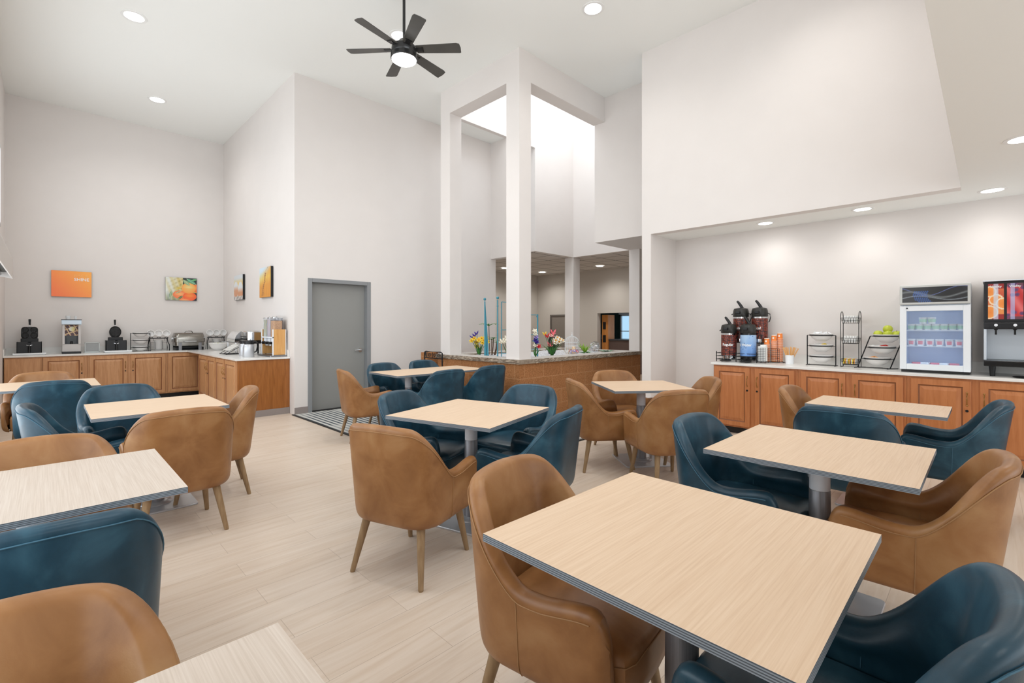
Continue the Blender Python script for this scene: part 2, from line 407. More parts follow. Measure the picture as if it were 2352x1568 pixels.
# lobby beyond
S('wall_lobby_left', LOBW, 7.157, 12.2, 10.87, 11.0, 0, 3.2)
S('wall_lobby_left', LOBW, 7.05, 7.157, 7.95, 11.0, 0, 3.2)
S('wall_lobby_back', LOBW, 11.98, 12.15, 8.40, 10.87, 0, 3.2)
S('wall_lobby_back', LOBW, 11.98, 12.15, 3.0, 8.40, 1.79, 3.2)
S('floor_lobby', mat('lobby_floor', col(170, 150, 130), .5), 8.3, 13.5, 3.46, 12.1, 0, .004)
S('wall_lobby_right', LOBW, 7.2, 12.15, 3.3, 3.46, 0, 3.2)
def mk_tile():
    m = mat('ceiling_tile', col(216, 212, 208), .9, spec=.1); v = coords(m)
    br = N(m, 'ShaderNodeTexBrick'); br.offset = 0; br.inputs['Scale'].default_value = 1; br.inputs['Brick Width'].default_value = .62
    br.inputs['Row Height'].default_value = .62; br.inputs['Mortar Size'].default_value = .014
    br.inputs['Color1'].default_value = col(212, 207, 202); br.inputs['Color2'].default_value = col(220, 216, 212); br.inputs['Mortar'].default_value = col(120, 116, 112)
    L(m, v, br.inputs['Vector']); base(m, br.outputs['Color']); return m
TILE = mk_tile()
S('ceiling_lobby', TILE, 7.16, 9.4, 7.35, 10.87, 3.11, 3.2)
S('ceiling_lobby', TILE, 9.4, 11.98, 3.46, 10.87, 3.11, 3.2)
# office seen through the lobby opening
S('wall_office', mat('dark_green_wall', col(34, 62, 56), .7), 14.6, 14.7, 9.22, 11.3, 0, 2.4)
S('wall_office', LOBW, 12.15, 14.7, 11.3, 11.4, 0, 2.4)
S('wall_office', LOBW, 14.6, 14.7, 3.0, 9.22, 0, .60)
S('wall_office', LOBW, 14.6, 14.7, 3.0, 9.22, 1.80, 2.4)
S('ceiling_office', TILE, 12.15, 14.7, 3.0, 11.4, 2.2, 2.3)
S('floor_office', mat('office_floor', col(120, 100, 84), .6), 13.5, 14.8, 3.0, 11.4, -.1, 0)
wn = bpy.data.objects.new('window_3', None); C.objects.link(wn); struct(wn)
f = MB().box(14.55, 14.62, 7.6, 9.22, .6, .65).box(14.55, 14.62, 7.6, 9.22, 1.75, 1.80).box(14.55, 14.62, 7.6, 9.22, 1.20, 1.23)
for yy in (7.6, 8.4, 9.17): f.box(14.55, 14.62, yy, yy+.05, .6, 1.8)
f.build('window_frame', WHITEP, wn)
m_day = mat('bright_daylight_outside', (0, 0, 0, 1), .5, emit=(.45, .72, .95, 1), es=1.0)
MB().box(14.63, 14.64, 7.6, 9.22, .6, 1.8).build('window_pane', m_day, wn)
MB().box(14.5, 14.55, 7.55, 9.25, 1.80, 1.92).build('blind_box', WHITEP, wn)
# doors
d1 = bpy.data.objects.new('door_1', None); C.objects.link(d1); struct(d1); d1.location = (3.016, 7.75, 0)
MB().box(.068, 1.034, .10, .145, .012, 2.125).build('door_leaf', DOORG, d1, bevel=.003)
MB().box(0, .068, -.012, .18, 0, 2.19).box(1.034, 1.102, -.012, .18, 0, 2.19).box(.068, 1.034, -.012, .18, 2.125, 2.19).build('door_frame', FRAMEG, d1, bevel=.004)
MB().box(.068, 1.034, .02, .16, 0, .012).build('threshold', STRIP, d1)
h = MB(); h.T = Matrix.Translation((.955, .10, .985))
h.tube([(0, 0, 0), (0, -.012, 0)], .038, 20).tube([(0, -.012, 0), (0, -.05, 0)], .014, 12).tube([(0, -.05, 0), (-.05, -.056, .002), (-.125, -.05, -.004)], .011, 10)
h.build('door_handle', CHROME, d1, smooth=True)
d2 = bpy.data.objects.new('door_2', None); C.objects.link(d2); struct(d2); d2.location = (11.98, 9.2, 0)
TAUPE = mat('taupe_door_paint', col(140, 132, 124), .6)
MB().box(-.03, -.01, .06, 1.0, 0, 1.72).build('door_leaf', TAUPE, d2)
MB().box(-.05, 0, 0, .06, 0, 1.77).box(-.05, 0, 1.0, 1.06, 0, 1.77).box(-.05, 0, .06, 1.0, 1.72, 1.77).build('door_frame', mat('taupe_frame_paint', col(112, 106, 100), .5), d2)
# rubber base boards
struct(MB().box(2.808, 3.016, 7.738, 7.75, 0, .11).build('baseboard_door', RUBBER))
struct(MB().box(4.118, 4.79, 7.738, 7.75, 0, .11).build('baseboard_door', RUBBER))
struct(MB().box(6.253, 6.265, 3.455, 3.60, 0, .11).box(6.42, 7.047, 3.443, 3.455, 0, .11).build('baseboard_right', RUBBER))
struct(MB().box(7.035, 7.047, 2.65, 3.443, 0, .11).build('baseboard_alcove', RUBBER))
struct(MB().box(XL, XL+.012, 9.0, 11.3, 0, .11).build('baseboard_left', RUBBER))
# valance over the left window
pf = [(-.498, 2.06), (-.300, 2.02), (-.300, 2.262), (-.365, 2.46), (-.498, 2.60)]
v = thing('window_valance', 'pale grey wedge-shaped valance high on the left wall, above the window', 'valance')
n = len(pf); mb = MB(); y0, y1 = 3.0, 8.83
for k in range(2, 4):
    mb.add([(pf[k][0], y0, pf[k][1]), (pf[k+1][0], y0, pf[k+1][1]), (pf[k+1][0], y1, pf[k+1][1]), (pf[k][0], y1, pf[k][1])], [(0, 1, 2, 3)])
mb.box(-.312, -.300, y0, y1, 2.02, 2.262)
for yy in (y0, y1): mb.add([(x, yy, z) for x, z in pf]+[(x, yy-.012, z) for x, z in pf], [list(range(n)), list(range(n, 2*n))[::-1]]+[(i, (i+1) % n, n+(i+1) % n, n+i) for i in range(n)])
mb.build('housing', mat('valance_paint', col(205, 200, 196), .7), v)
MB().box(-.498, -.315, y0+.01, y1-.02, 2.10, 2.12).build('underside', mat('valance_dark_underside', col(70, 72, 70), .6), v)
MB().tube([(-.42, y0+.05, 2.07), (-.42, y1-.05, 2.07)], .022, 10).build('blind_roll', GREY, v)

# ---------------------------------------------------------------- recessed lights
def downlight(x, y, z, power, label, r=.105, group='recessed ceiling lights', ang=150, es=None):
    t = thing('recessed_light', label, 'ceiling light', (x, y, z), 0, group)
    MB().lathe([(r*.84, -.001), (r*.86, -.006), (r*1.12, -.005), (r*1.14, 0)], 28, caps=False).build('trim_ring', TRIMW, t, smooth=True)
    MB().lathe([(0, -.003), (r*.85, -.003)], 28, caps=False).build('diffuser', LAMP, t)
    s_ = spot('lamp', (0, 0, -.03), power, ang, .9, r=r*.8); s_.parent = t
    return t
G1 = 'recessed lights in the high ceiling'
downlight(.817, 7.822, ZC, 60, 'round recessed light nearest the top left corner of the high ceiling', .125, G1)
downlight(1.411, 10.417, ZC, 60, 'round recessed light in the high ceiling above the left buffet counter', .125, G1)
downlight(4.939, 3.529, ZC, 60, 'round recessed light in the high ceiling right of the fan', .125, G1)
downlight(3.49, 5.75, ZC, 60, 'round recessed light in the high ceiling hidden behind the fan motor', .125, G1)
G2 = 'recessed lights along the low ceiling over the right counter'
LBL = ['small recessed light over the coffee airpots', 'recessed light over the wire basket stand', 'recessed light above the glass door fridge', 'bright recessed light at the right picture edge in the grey low ceiling']
for i, (x, y) in enumerate([(6.66, 2.04), (6.64, 1.01), (6.62, -.03), (4.95, -.18)]):
    downlight(x, y, ZL, 11 if i < 3 else 22, LBL[i], .095, G2, 160)
for i, (x, y) in enumerate([(8.3, 8.05), (11.2, 9.95), (11.17, 7.745)]):
    downlight(x, y, 3.10, 62, ['large recessed light in the lobby tile ceiling beside the white column', 'smallest far recessed light in the lobby tile ceiling, left of the lobby post', 'recessed light in the lobby tile ceiling right of the lobby post'][i], .11, 'recessed lights in the lobby ceiling')

for (x, y) in ((9.6, 10.0), (10.4, 6.0)):  # two lamps added in hidden spots to brighten the lobby
    downlight(x, y, 3.10, 62, 'added recessed light in the lobby tile ceiling, unseen behind the columns', .11, 'recessed lights in the lobby ceiling')
# ---------------------------------------------------------------- ceiling fan
fan = thing('ceiling_fan', 'dark six-bladed ceiling fan with a glowing round light hanging on a rod', 'ceiling fan', (3.054, 4.927, 4.69))
MB().cyl((0, 0, .12), (0, 0, .75), .017, n=14).build('down_rod', FANM, fan, smooth=True)
MB().lathe([(.075, .70), (.07, .74), (.065, .75)], 24).build('canopy', FANM, fan, smooth=True)
MB().lathe([(.02, .16), (.05, .15), (.085, .11), (.12, .075), (.145, .06), (.15, .0), (.14, -.02), (.155, -.03), (.158, -.075), (.15, -.085)], 36).build('motor_housing', FANM, fan, smooth=True)
MB().lathe([(.0, -.135), (.06, -.131), (.11, -.117), (.142, -.095), (.146, -.08)], 36).build('light_globe', LAMP, fan, smooth=True)
for k in range(6):
    a = math.radians(12+60*k)
    M = Matrix.Rotation(a, 4, 'Z') @ Matrix.Translation((0, 0, .035)) @ Matrix.Rotation(math.radians(-12), 4, 'X')
    b = MB(); b.T = M
    b.prism([(.15, -.058), (.64, -.072), (.675, -.060), (.685, 0), (.68, .072), (.665, .078), (.15, .058)], -.004, .004)
    bl = b.build('blade', FANB, fan, bevel=.002)
    i_ = MB(); i_.T = M; i_.box(.10, .235, -.028, .028, -.011, -.004).box(.225, .235, -.04, .04, -.011, -.004)
    i_.build('blade_iron', FANM, bl)
s_ = spot('fan_lamp', (0, 0, -.15), 50, 165, .8); s_.parent = fan
# unseen recessed lamps added to the high and low ceilings for more light
for (x, y) in ((.8, 2.6), (3.2, 1.4), (5.2, 1.2)):
    downlight(x, y, ZC, 60, 'added round recessed light, unseen, in the high ceiling above the near tables', .125, 'added recessed lights above the near tables')
for (x, y) in ((1.2, -1.2), (3.4, -1.2)):
    downlight(x, y, ZL, 18, 'added recessed light, unseen, in the low ceiling behind the near tables', .095, 'added recessed lights in the rear low ceiling')
# ================================================================ TABLES
TZ = .79
def make_table(x, y, rz, sx, sy, label, lam=LAM, posts=((0, 0),), base_h=.24):
    t = thing('dining_table', label, 'table', (x, y, 0), rz, 'square and rectangular cafe tables')
    tp = MB().mi(0); th = .023
    tp.add([(-sx/2, -sy/2, TZ), (sx/2, -sy/2, TZ), (sx/2, sy/2, TZ), (-sx/2, sy/2, TZ)], [(0, 1, 2, 3)])
    tp.mi(1); z0, z1 = TZ-th, TZ
    p = [(-sx/2, -sy/2), (sx/2, -sy/2), (sx/2, sy/2), (-sx/2, sy/2)]
    for i in range(4):
        a, b = p[i], p[(i+1) % 4]
        tp.add([(a[0], a[1], z0), (b[0], b[1], z0), (b[0], b[1], z1), (a[0], a[1], z1)], [(0, 1, 2, 3)])
    tp.mi(0).add([(q[0], q[1], z0) for q in p], [(3, 2, 1, 0)])
    tp.build('tabletop', [lam, PLY], t)
    for (px, py) in posts:
        MB().rprism(.15, .15, .02, TZ-th-.008, TZ-th, px, py).build('mounting_plate', BLACKM, t)
        MB().lathe([(.043, TZ-th-.185), (.046, TZ-th-.18), (.046, TZ-th-.008)], 28, (px, py)).build('collar', ALU, t, smooth=True)
        MB().lathe([(.052, .03), (.050, .3), (.047, TZ-th-.185), (.043, TZ-th-.18)], 28, (px, py)).build('pole', STEELD, t, smooth=True)
        MB().rprism(base_h, base_h, .03, .0, .014, px, py).mi(0).lathe([(.11, .014), (.10, .024), (.054, .034)], 28, (px, py)).build('base_plate', PLATE, t, smooth=True, bevel=.003)
    return t
make_table(1.366, .651, 0, .85, .85, 'large oak laminate table in the right foreground with striped plywood edge')
make_table(2.81, .605, 0, .84, .84, 'oak laminate table second from the front right, between the teal and tan chairs')
make_table(4.68, .62, 0, .62, .85, 'small oak laminate table right beside the honey cabinets with the fridge')
make_table(2.22, 2.67, math.radians(16), .86, .86, 'oak laminate table in the middle of the room, turned slightly, two teal chairs behind it')
make_table(3.845, 5.51, math.radians(-1), 1.48, .76, 'long oak laminate table at the back by the grey door', posts=((-.36, 0), (.40, 0)))
make_table(4.445, 2.564, math.radians(-38), .84, .80, 'oak laminate table turned at an angle in front of the brick planter')
make_table(.625, 4.65, 0, .82, .84, 'oak laminate table on the left with chairs on four sides, in front of the peninsula', LAM)
make_table(-.035, 2.60, 0, .86, .80, 'greyish oak table at the left picture edge, in front of the teal chair back', LAM2)
make_table(-.07, .64, 0, .84, .84, 'corner of a pale oak table at the bottom picture edge, left of centre', LAM2)
make_table(-.035, 7.07, 0, .90, .94, 'far left oak table nearest the buffet counter')

# ================================================================ CHAIRS
def plan(s):
    W, YB, YF, R = .292, -.29, .262, .165
    Ls = YF-(YB+R); La = R*math.pi/2; Lb = (W-R); tot = Ls+La+Lb
    d = abs(s)*tot; sg = 1 if s >= 0 else -1
    if d < Lb: x = d; y = YB; nx = 0; ny = -1
    elif d < Lb+La:
        a = (d-Lb)/R; x = (W-R)+R*math.sin(a); y = YB+R-R*math.cos(a); nx = math.sin(a); ny = -math.cos(a)
    else: x = W; y = YB+R+(d-Lb-La); nx = 1; ny = 0
    return sg*x, y, sg*nx, ny
def sm(a, b, x):
    t = min(1, max(0, (x-a)/(b-a))); return t*t*(3-2*t)
def ctop(s):
    a = abs(s)
    z = .883-.02*(a/.3)**2 if a < .3 else .863
    z -= .275*sm(.25, .63, a); z += .026*sm(.68, .93, a)
    if a > .93: t = (a-.93)/.07; z -= .075*(1-math.sqrt(max(0, 1-t*t)))
    return z
def couter(s, z, off=0):
    x, y, nx, ny = plan(s); x -= nx*off; y -= ny*off
    k = z-.30; back = max(0, 1-abs(s)/.62); back = back*back*(3-2*back)
    y -= .13*back*k+.02*k
    x *= 1+.07*min(1, k/.45)
    q = 1-math.sqrt(max(0, 1-(1-min(1, k/.055))**2)); x -= nx*.045*q; y -= ny*.045*q
    return (x, y, z)
def chair_meshes(leather, stitch):
    NS = 56; prof_rows = []
    for i in range(NS+1):
        s = -1+2*i/NS; a = abs(s); T = ctop(s)
        th = .062
        if a > .94: u_ = (a-.94)/.06; th *= math.sqrt(max(.02, 1-u_*u_*.96))
        row = []
        zs = [.30, .304, .314, .332, .36, .44, .53]
        hi = T-.028
        zs += [.53+(hi-.53)*k/4 for k in (1, 2, 3, 4)]
        mid = .031-th/2
        for z in zs: row.append(couter(s, z, mid))
        for k in range(1, 6):
            b = PI*k/6; zz = hi+.028*math.sin(b); row.append(couter(s, zz, mid+th*(1-math.cos(b))/2))
        for k in (4, 3, 2, 1, 0): row.append(couter(s, .50+(hi-.50)*k/4, mid+th*(1 + .25*math.sin(PI*k/4))))
        for z in (.44, .38): row.append(couter(s, z, mid+th))
        prof_rows.append(row)
    m = len(prof_rows[0]); mb = MB()
    v = [p for r in prof_rows for p in r]
    f = [(i*m+j, (i+1)*m+j, (i+1)*m+j+1, i*m+j+1) for i in range(NS) for j in range(m-1)]
    f.append([j for j in range(m)]); f.append([NS*m+j for j in range(m)][::-1])
    mb.add(v, f)
    # underside pan closing the shell
    pan = [couter(-1+2*i/NS, .302, .004)[:2] for i in range(NS+1)]
    mb.prism(pan, .300, .312)
    shell = mb
    # seat cushion
    inner = [couter(-.96+1.92*i/40, .44, .066)[:2] for i in range(41)]
    fx = inner[-1][0]; fy = .245
    front = [(fx-.0, fy), (fx-.012, fy+.028), (fx-.05, fy+.045), (0, fy+.052), (-fx+.05, fy+.045), (-fx+.012, fy+.028), (-fx, fy)]
    out = inner+front
    def lay(sc_, z): return [(x*sc_, (y-0.0)*sc_, z) for x, y in out]
    L_ = [lay(.93, .302), lay(.985, .32), lay(1, .36), lay(1, .43), lay(.985, .455), lay(.93, .470), lay(.6, .480), lay(.2, .484)]
    n = len(out); sb = MB(); vv = [p for l in L_ for p in l]; ff = []
    for j in range(len(L_)-1):
        for i in range(n): ff.append((j*n+i, j*n+(i+1) % n, (j+1)*n+(i+1) % n, (j+1)*n+i))
    ff.append(list(range(n))[::-1]); ff.append([(len(L_)-1)*n+i for i in range(n)])
    sb.add(vv, ff)
    # stitching
    st = MB()
    st.tube([couter(-.93+1.86*i/70, ctop(-.93+1.86*i/70)-.036, -.001) for i in range(71)], .0022, 6)
    for sg in (-1, 1):
        st.tube([couter(sg*.60, .31+(ctop(.60)-.35)*k/10, -.0008) for k in range(11)], .0016, 6)
        st.tube([couter(sg*.60, .47+(ctop(.60)-.50)*k/8, .0645) for k in range(9)], .0016, 6)
    st.tube([(x*1.002, y*1.002, .437) for x, y in front], .002, 6)
    return shell, sb, st
def make_chair(kind):
    lea, sti = (TAN, TANS) if kind == 'tan' else (TEAL, TEALS)
    t = thing(kind+'_armchair' if kind == 'tan' else 'teal_armchair', '', 'chair', (0, 0, 0))
    t.name = 'tan_armchair' if kind == 'tan' else 'teal_armchair'
    a, b, c_ = chair_meshes(lea, sti)
    o = a.build('upholstered_shell', lea, t, smooth=True)
    ss = o.modifiers.new('smooth', 'SUBSURF'); ss.levels = 1; ss.render_levels = 1
    o = b.build('seat_cushion', lea, t, smooth=True)
    c_.build('stitching', sti, t)
    for (x, y, fx, fy) in ((-.185, -.20, -.240, -.275), (.185, -.20, .240, -.275), (-.185, .17, -.220, .235), (.185, .17, .220, .235)):
        d = Vector((fx-x, fy-y, -.32)).normalized()
        MB().tube([Vector((x, y, .335))+d*.01, (fx, fy, .004)], .0255, 16, False, .0145).tube([(fx, fy, 0), (fx, fy, .006)], .0135, 12).build('leg', LEGW, t, smooth=True)
    return t
tan0 = make_chair('tan'); teal0 = make_chair('teal'); used = {'tan': 0, 'teal': 0}
CH = [
 ('tan', 1.350, 1.033, -81, 'tan leather armchair in the foreground at the left of the large near table'),
 ('teal', 1.375, .300, 90, 'teal leather armchair cut by the bottom right picture corner'),
 ('teal', 2.773, .945, -92, 'teal leather armchair at the left end of the second table from the front right'),
 ('teal', 4.070, .700, 2, 'teal armchair seen from behind, between the two right hand tables'),
 ('tan', 2.821, .275, 93, 'tan leather armchair at the right picture edge, arm under the second table'),
 ('tan', 4.740, .945, -90, 'tan armchair in front of the honey cabinets, at the left end of the small table'),
 ('teal', 4.858, .240, 92, 'teal armchair at the right end of the small table by the cabinets'),
 ('tan', 1.600, 2.450, 20, 'tan armchair on the open floor in front of the middle table, seen from behind'),
 ('teal', 2.162, 3.124, -66, 'grey-teal armchair left of the middle table, its back half hidden by the tabletop'),
 ('teal', 2.850, 2.860, 190, 'bright teal armchair behind the middle table, facing the camera'),
 ('teal', 2.370, 2.250, 109, 'teal armchair with curved arm at the right of the middle table'),
 ('tan', 2.920, 5.560, -12, 'tan armchair in front of the grey door, at the end of the long back table'),
 ('teal', 3.480, 5.860, -86, 'pale lit teal armchair behind the long back table, nearest the grey door'),
 ('teal', 4.196, 5.918, -86, 'pale lit teal armchair behind the long back table, nearest the planter'),
 ('teal', 3.548, 4.990, 90, 'dark teal armchair seen from behind, left one in front of the long back table'),
 ('teal', 4.367, 5.090, 90, 'dark teal armchair seen from behind, right one in front of the long back table'),
 ('tan', 4.050, 2.770, -36, 'tan armchair left of the angled table, seen from its side and back'),
 ('tan', 4.700, 2.930, -122, 'tan armchair between the angled table and the brick planter, facing the camera'),
 ('tan', 4.022, 2.080, 58, 'tan armchair in front of the angled table with its back to the camera'),
 ('tan', 4.760, 2.270, 132, 'tan armchair at the right of the angled table, beside the cabinet end'),
 ('teal', .225, 4.630, 0, 'light teal armchair at the left side of the left table, seen along its arm'),
 ('teal', .500, 5.290, -86, 'teal armchair behind the left table with a greenish sheen'),
 ('tan', .660, 4.010, 89, 'large tan armchair seen from behind in front of the left table'),
 ('tan', .985, 4.660, 171, 'tan armchair at the right side of the left table, beside the peninsula end panel'),
 ('tan', -.030, 7.450, -92, 'tan armchair right below the buffet cabinets, behind the far left table'),
 ('teal', .071, 6.780, 89, 'dark teal armchair seen from behind in front of the far left table'),
 ('tan', -.024, 2.907, -90, 'tan armchair behind the greyish oak table, only its curved back showing'),
 ('teal', -.021, 2.150, 90, 'large dark teal armchair back in front of the greyish oak table'),
 ('tan', -.100, 1.016, -90, 'tan armchair back filling the bottom left picture corner'),
]
for k, x, y, a, lab in CH:
    put(tan0 if k == 'tan' else teal0, used[k], (x, y, 0), math.radians(a-90), lab, 'leather armchairs round the cafe tables'); used[k] = 1
# ================================================================ CABINETS
def door_mesh(w, h, y=0):
    """raised panel door, front towards -y, hung from x=0..w, z=0..h"""
    b = MB(); t = .020
    rings = [(0, -t+.003, 0), (.004, -t, 0), (.058, -t, 0), (.064, -t+.006, 1), (.072, -t+.009, 1), (.079, -t+.008, 0), (.104, -t+.001, 0), (.109, -t, 0)]
    v = []; f = []
    for (i, yy, g) in rings: v += [(i, yy+y, i), (w-i, yy+y, i), (w-i, yy+y, h-i), (i, yy+y, h-i)]
    for k in range(len(rings)-1):
        b.cur = 1 if k in (2, 3) else 0
        o = 4*k
        b.add([v[o+j] for j in range(8)], [(j, (j+1) % 4, 4+(j+1) % 4, 4+j) for j in range(4)])
    b.cur = 0; o = 4*(len(rings)-1); b.add(v[o:o+4], [(0, 1, 2, 3)])
    b.add([(0, y-t+.003, 0), (w, y-t+.003, 0), (w, y-t+.003, h), (0, y-t+.003, h), (0, y, 0), (w, y, 0), (w, y, h), (0, y, h)],
          [(0, 4, 5, 1), (1, 5, 6, 2), (2, 6, 7, 3), (3, 7, 4, 0), (4, 7, 6, 5)])
    return b
def cabinet(loc, rz, w, depth, H, doors, label, m, cat='cabinet', toe=.09, group=None, plain=False):
    """doors: list of (x0, x1, handle 'l'/'r'/None, lock)"""
    t = thing('base_cabinet', label, cat, loc, rz, group)
    b = MB().box(0, w, 0, depth, toe, H)
    b.build('carcass', m, t, bevel=.002)
    MB().box(0, w, .06, depth, 0, toe).build('toe_kick', BLACK, t)
    z0, z1 = toe+.02, H-.022
    for (x0, x1, side, lock) in doors:
        d = door_mesh(x1-x0, z1-z0, 0).build('door', [m, GLAZE], t, loc=(x0, 0, z0))
        if side:
            hx = .030 if side == 'l' else (x1-x0)-.030; hz = (z1-z0)-.175
            MB().tube([(hx, -.018, hz-.06), (hx, -.042, hz-.035), (hx, -.05, hz), (hx, -.042, hz+.035), (hx, -.018, hz+.06)], .0048, 8).ball((hx, -.021, hz-.062), .008, 8, 6).ball((hx, -.021, hz+.062), .008, 8, 6).build('handle', BRASS, d, smooth=True)
            if lock:
                MB().tube([(hx, -.018, hz-.115), (hx, -.025, hz-.115)], .012, 14).build('lock', BLACKM, d, smooth=True)
    return t
HL = .885
GL = 'light maple base cabinets under the left counter'
o = thing('base_cabinet', 'plain maple cabinet with a blank front panel at the left wall', 'cabinet', (-.503, 11.34, 0), 0, GL)
MB().box(0.012, .455, 0, .62, .09, HL).build('carcass', CABL, o, bevel=.002); MB().box(0.02, .45, .06, .62, 0, .09).build('toe_kick', BLACK, o)
MB().box(.02, .44, -.018, 0, .11, HL-.022).build('front_panel', CABL, o, bevel=.003)
cabinet((-.046, 11.34, 0), 0, .575, .62, HL, [(.010, .530, 'r', 1)], 'maple cabinet with one door under the batter dispenser', CABL, group=GL)
cabinet((.531, 11.34, 0), 0, 1.165, .62, HL, [(.022, .555, 'r', 1), (.605, 1.135, 'l', 1)], 'wide maple cabinet with two doors under the bowl rack', CABL, group=GL)
cabinet((1.698, 11.34, 0), 0, .33, .62, HL, [], 'narrow corner filler of the left counter', CABL, group=GL) if False else None
cabinet((1.698, 11.34, 0), 0, .72, .62, HL, [(.014, .560, 'r', 1)], 'maple corner cabinet under the chafing dish, beside the peninsula', CABL, group=GL)
# peninsula cabinets face -X
GP = 'narrow two-door cabinets of the peninsula'
cabinet((2.05, 10.46, 0), -PI/2, 1.28, .756, HL, [(.09, .70, 'r', 1), (.745, 1.25, 'l', 1)], 'peninsula cabinet with two doors nearest the back corner', CABL, group=GP)
c_ = cabinet((2.05, 9.17, 0), -PI/2, 1.20, .756, HL, [(.02, .535, 'r', 1), (.585, 1.17, 'l', 1)], 'peninsula cabinet with two doors at the open end with the brown side panel', CABL, group=GP)
e = MB().box(2.052, 2.806, 7.955, 7.968, .09, HL).build('end_panel', ENDP)
tag(e, 'dark stained brown end panel closing the peninsula cabinets', 'cabinet panel')
struct(MB().box(2.06, 2.806, 7.945, 7.955, 0, .10).build('baseboard_peninsula', RUBBER))
wt = MB().prism([(-.500, 11.31), (2.02, 11.31), (2.02, 7.925), (2.806, 7.925), (2.806, 11.968), (-.500, 11.968)], HL, HL+.03).build('countertop', QUARTZ, bevel=.004)
tag(wt, 'white L-shaped quartz countertop on the light maple buffet cabinets', 'countertop', 'white quartz countertops')
MB().box(-.500, 2.806, 11.95, 11.968, HL+.03, HL+.14).box(2.790, 2.806, 7.96, 11.95, HL+.03, HL+.14).box(-.500, -.485, 11.32, 11.95, HL+.03, HL+.14).build('backsplash', QUARTZ, wt)
# right run faces -X
HR = .895; GR = 'honey maple base cabinets under the right counter'
RD = [((2.628, 2.118), [(2.605, 2.146, 'r', 1)]), ]
def rcab(y0, y1, doors, label):
    cabinet((6.42, y0, 0), -PI/2, y0-y1, .625, HR, [(y0-a, y0-b, s, l) for a, b, s, l in doors], label, CAB, group=GR)
rcab(2.610, 1.606, [(2.590, 2.146, 'r', 1), (2.088, 1.639, 'l', 1)], 'honey maple cabinet with two doors under the coffee airpots')
rcab(1.604, .600, [(1.573, 1.132, 'r', 0), (1.072, .627, 'l', 0)], 'honey maple cabinet with two doors under the wire basket stand')
rcab(.598, -.47, [(.567, .115, 'r', 1), (.056, -.44, 'l', 0)], 'honey maple cabinet with two doors under the glass door fridge')
rcab(-.472, -1.55, [(-.50, -.98, 'r', 0), (-1.04, -1.52, 'l', 0)], 'honey maple cabinet with two doors right of the fridge cabinet')
wr = MB().box(6.385, 7.045, -1.56, 2.635, HR, HR+.03).build('countertop', QUARTZ, bevel=.004)
tag(wr, 'long straight white quartz countertop on the honey maple cabinets', 'countertop', 'white quartz countertops')
MB().box(7.029, 7.045, -1.56, 2.635, HR+.03, HR+.14).build('backsplash', QUARTZ, wr)

# ================================================================ WALL ART
def canvas(name, loc, rz, w, h, fn, label, nx=60, ny=50, th=.035, cat='picture'):
    t = thing(name, label, cat, loc, rz, 'pictures above the left buffet')
    MB().box(-w/2, w/2, -th+.001, 0, -h/2, h/2).build('panel', BLACK if th > .03 else PAPER, t)
    painted('print', nx, ny, lambda u, v: (-w/2+w*u, -th, -h/2+h*v), fn, t)
    return t
def hsh(a, b=0): return (math.sin(a*12.9898+b*78.233)*43758.5453) % 1
def p_orange(u, v):
    c = mixc((255, 122, 62), (255, 170, 58), (u*.7+v*.55)-.1); return c
t = canvas('orange_sign', (.342, 11.965, 2.186), 0, .545, .475, p_orange, 'bright orange canvas reading RISE & SHINE on the back wall', 24, 20)
text('lettering', 'SHINE', .078, TXT, t, bold=.0012, M=Matrix.Translation((.135, -.0365, .085)) @ Matrix.Rotation(PI/2, 4, 'X'))
text('lettering', 'RISE &', .074, TXTF, t, bold=0, M=Matrix.Translation((.13, -.0365, .150)) @ Matrix.Rotation(PI/2, 4, 'X'))
def p_fruit(u, v):
    c = mixc((222, 224, 216), (205, 180, 90), u*1.4+.2*math.sin(u*30+v*9))
    s = math.sin(u*26-v*34)+.6*math.sin(u*51+v*13)
    c = mixc(c, (150, 130, 60), .35*max(0, s)*min(1, u*2))
    if v < .42: c = mixc(c, (60, 80, 60), (.42-v)*1.2*(.4+.6*abs(math.sin(u*17))))
    if u > .55 and v > .62: c = (20, 40, 36)
    if u > .80 and v < .35: c = (14, 20, 40)
    def orb(cx, cy, rx, ry, a, b):
        nonlocal c
        d = ((u-cx)/rx)**2+((v-cy)/ry)**2
        if d < 1: c = mixc(a, b, d**.8*.9+(.4 if v < cy else 0)*(1-d))
    orb(.98, .55, .14, .18, (250, 150, 70), (240, 100, 40))
    orb(.45, .25, .22, .18, (250, 180, 110), (240, 110, 60))
    orb(.77, .18, .22, .19, (252, 150, 60), (245, 84, 40))
    orb(.74, .55, .23, .24, (236, 216, 140), (246, 150, 60))
    orb(.60, -.02, .18, .10, (250, 180, 110), (246, 120, 70))
    def leaf(x0, y0, x1, y1, wd, a):
        nonlocal c
        dx, dy = x1-x0, y1-y0; l2 = dx*dx+dy*dy; t_ = ((u-x0)*dx+(v-y0)*dy)/l2
        if 0 < t_ < 1:
            d = abs((u-x0)*dy-(v-y0)*dx)/math.sqrt(l2)
            if d < wd*math.sin(PI*t_): c = a if d > .008 else mixc(a, (230, 230, 200), .6)
    leaf(.55, .92, .78, .66, .07, (150, 176, 130)); leaf(.66, .97, .98, .72, .075, (86, 160, 124)); leaf(.82, .90, 1.02, .96, .04, (80, 170, 100))
    leaf(.30, .48, .52, .60, .05, (210, 180, 70)); leaf(.30, .30, .50, .42, .035, (170, 150, 100)); leaf(.38, .06, .56, .20, .04, (50, 90, 40)); leaf(.12, .05, .20, .45, .04, (130, 160, 120))
    return c
canvas('citrus_picture', (2.026, 11.965, 2.184), 0, .545, .475, p_fruit, 'square canvas print of oranges and leaves on the back wall', 90, 80)
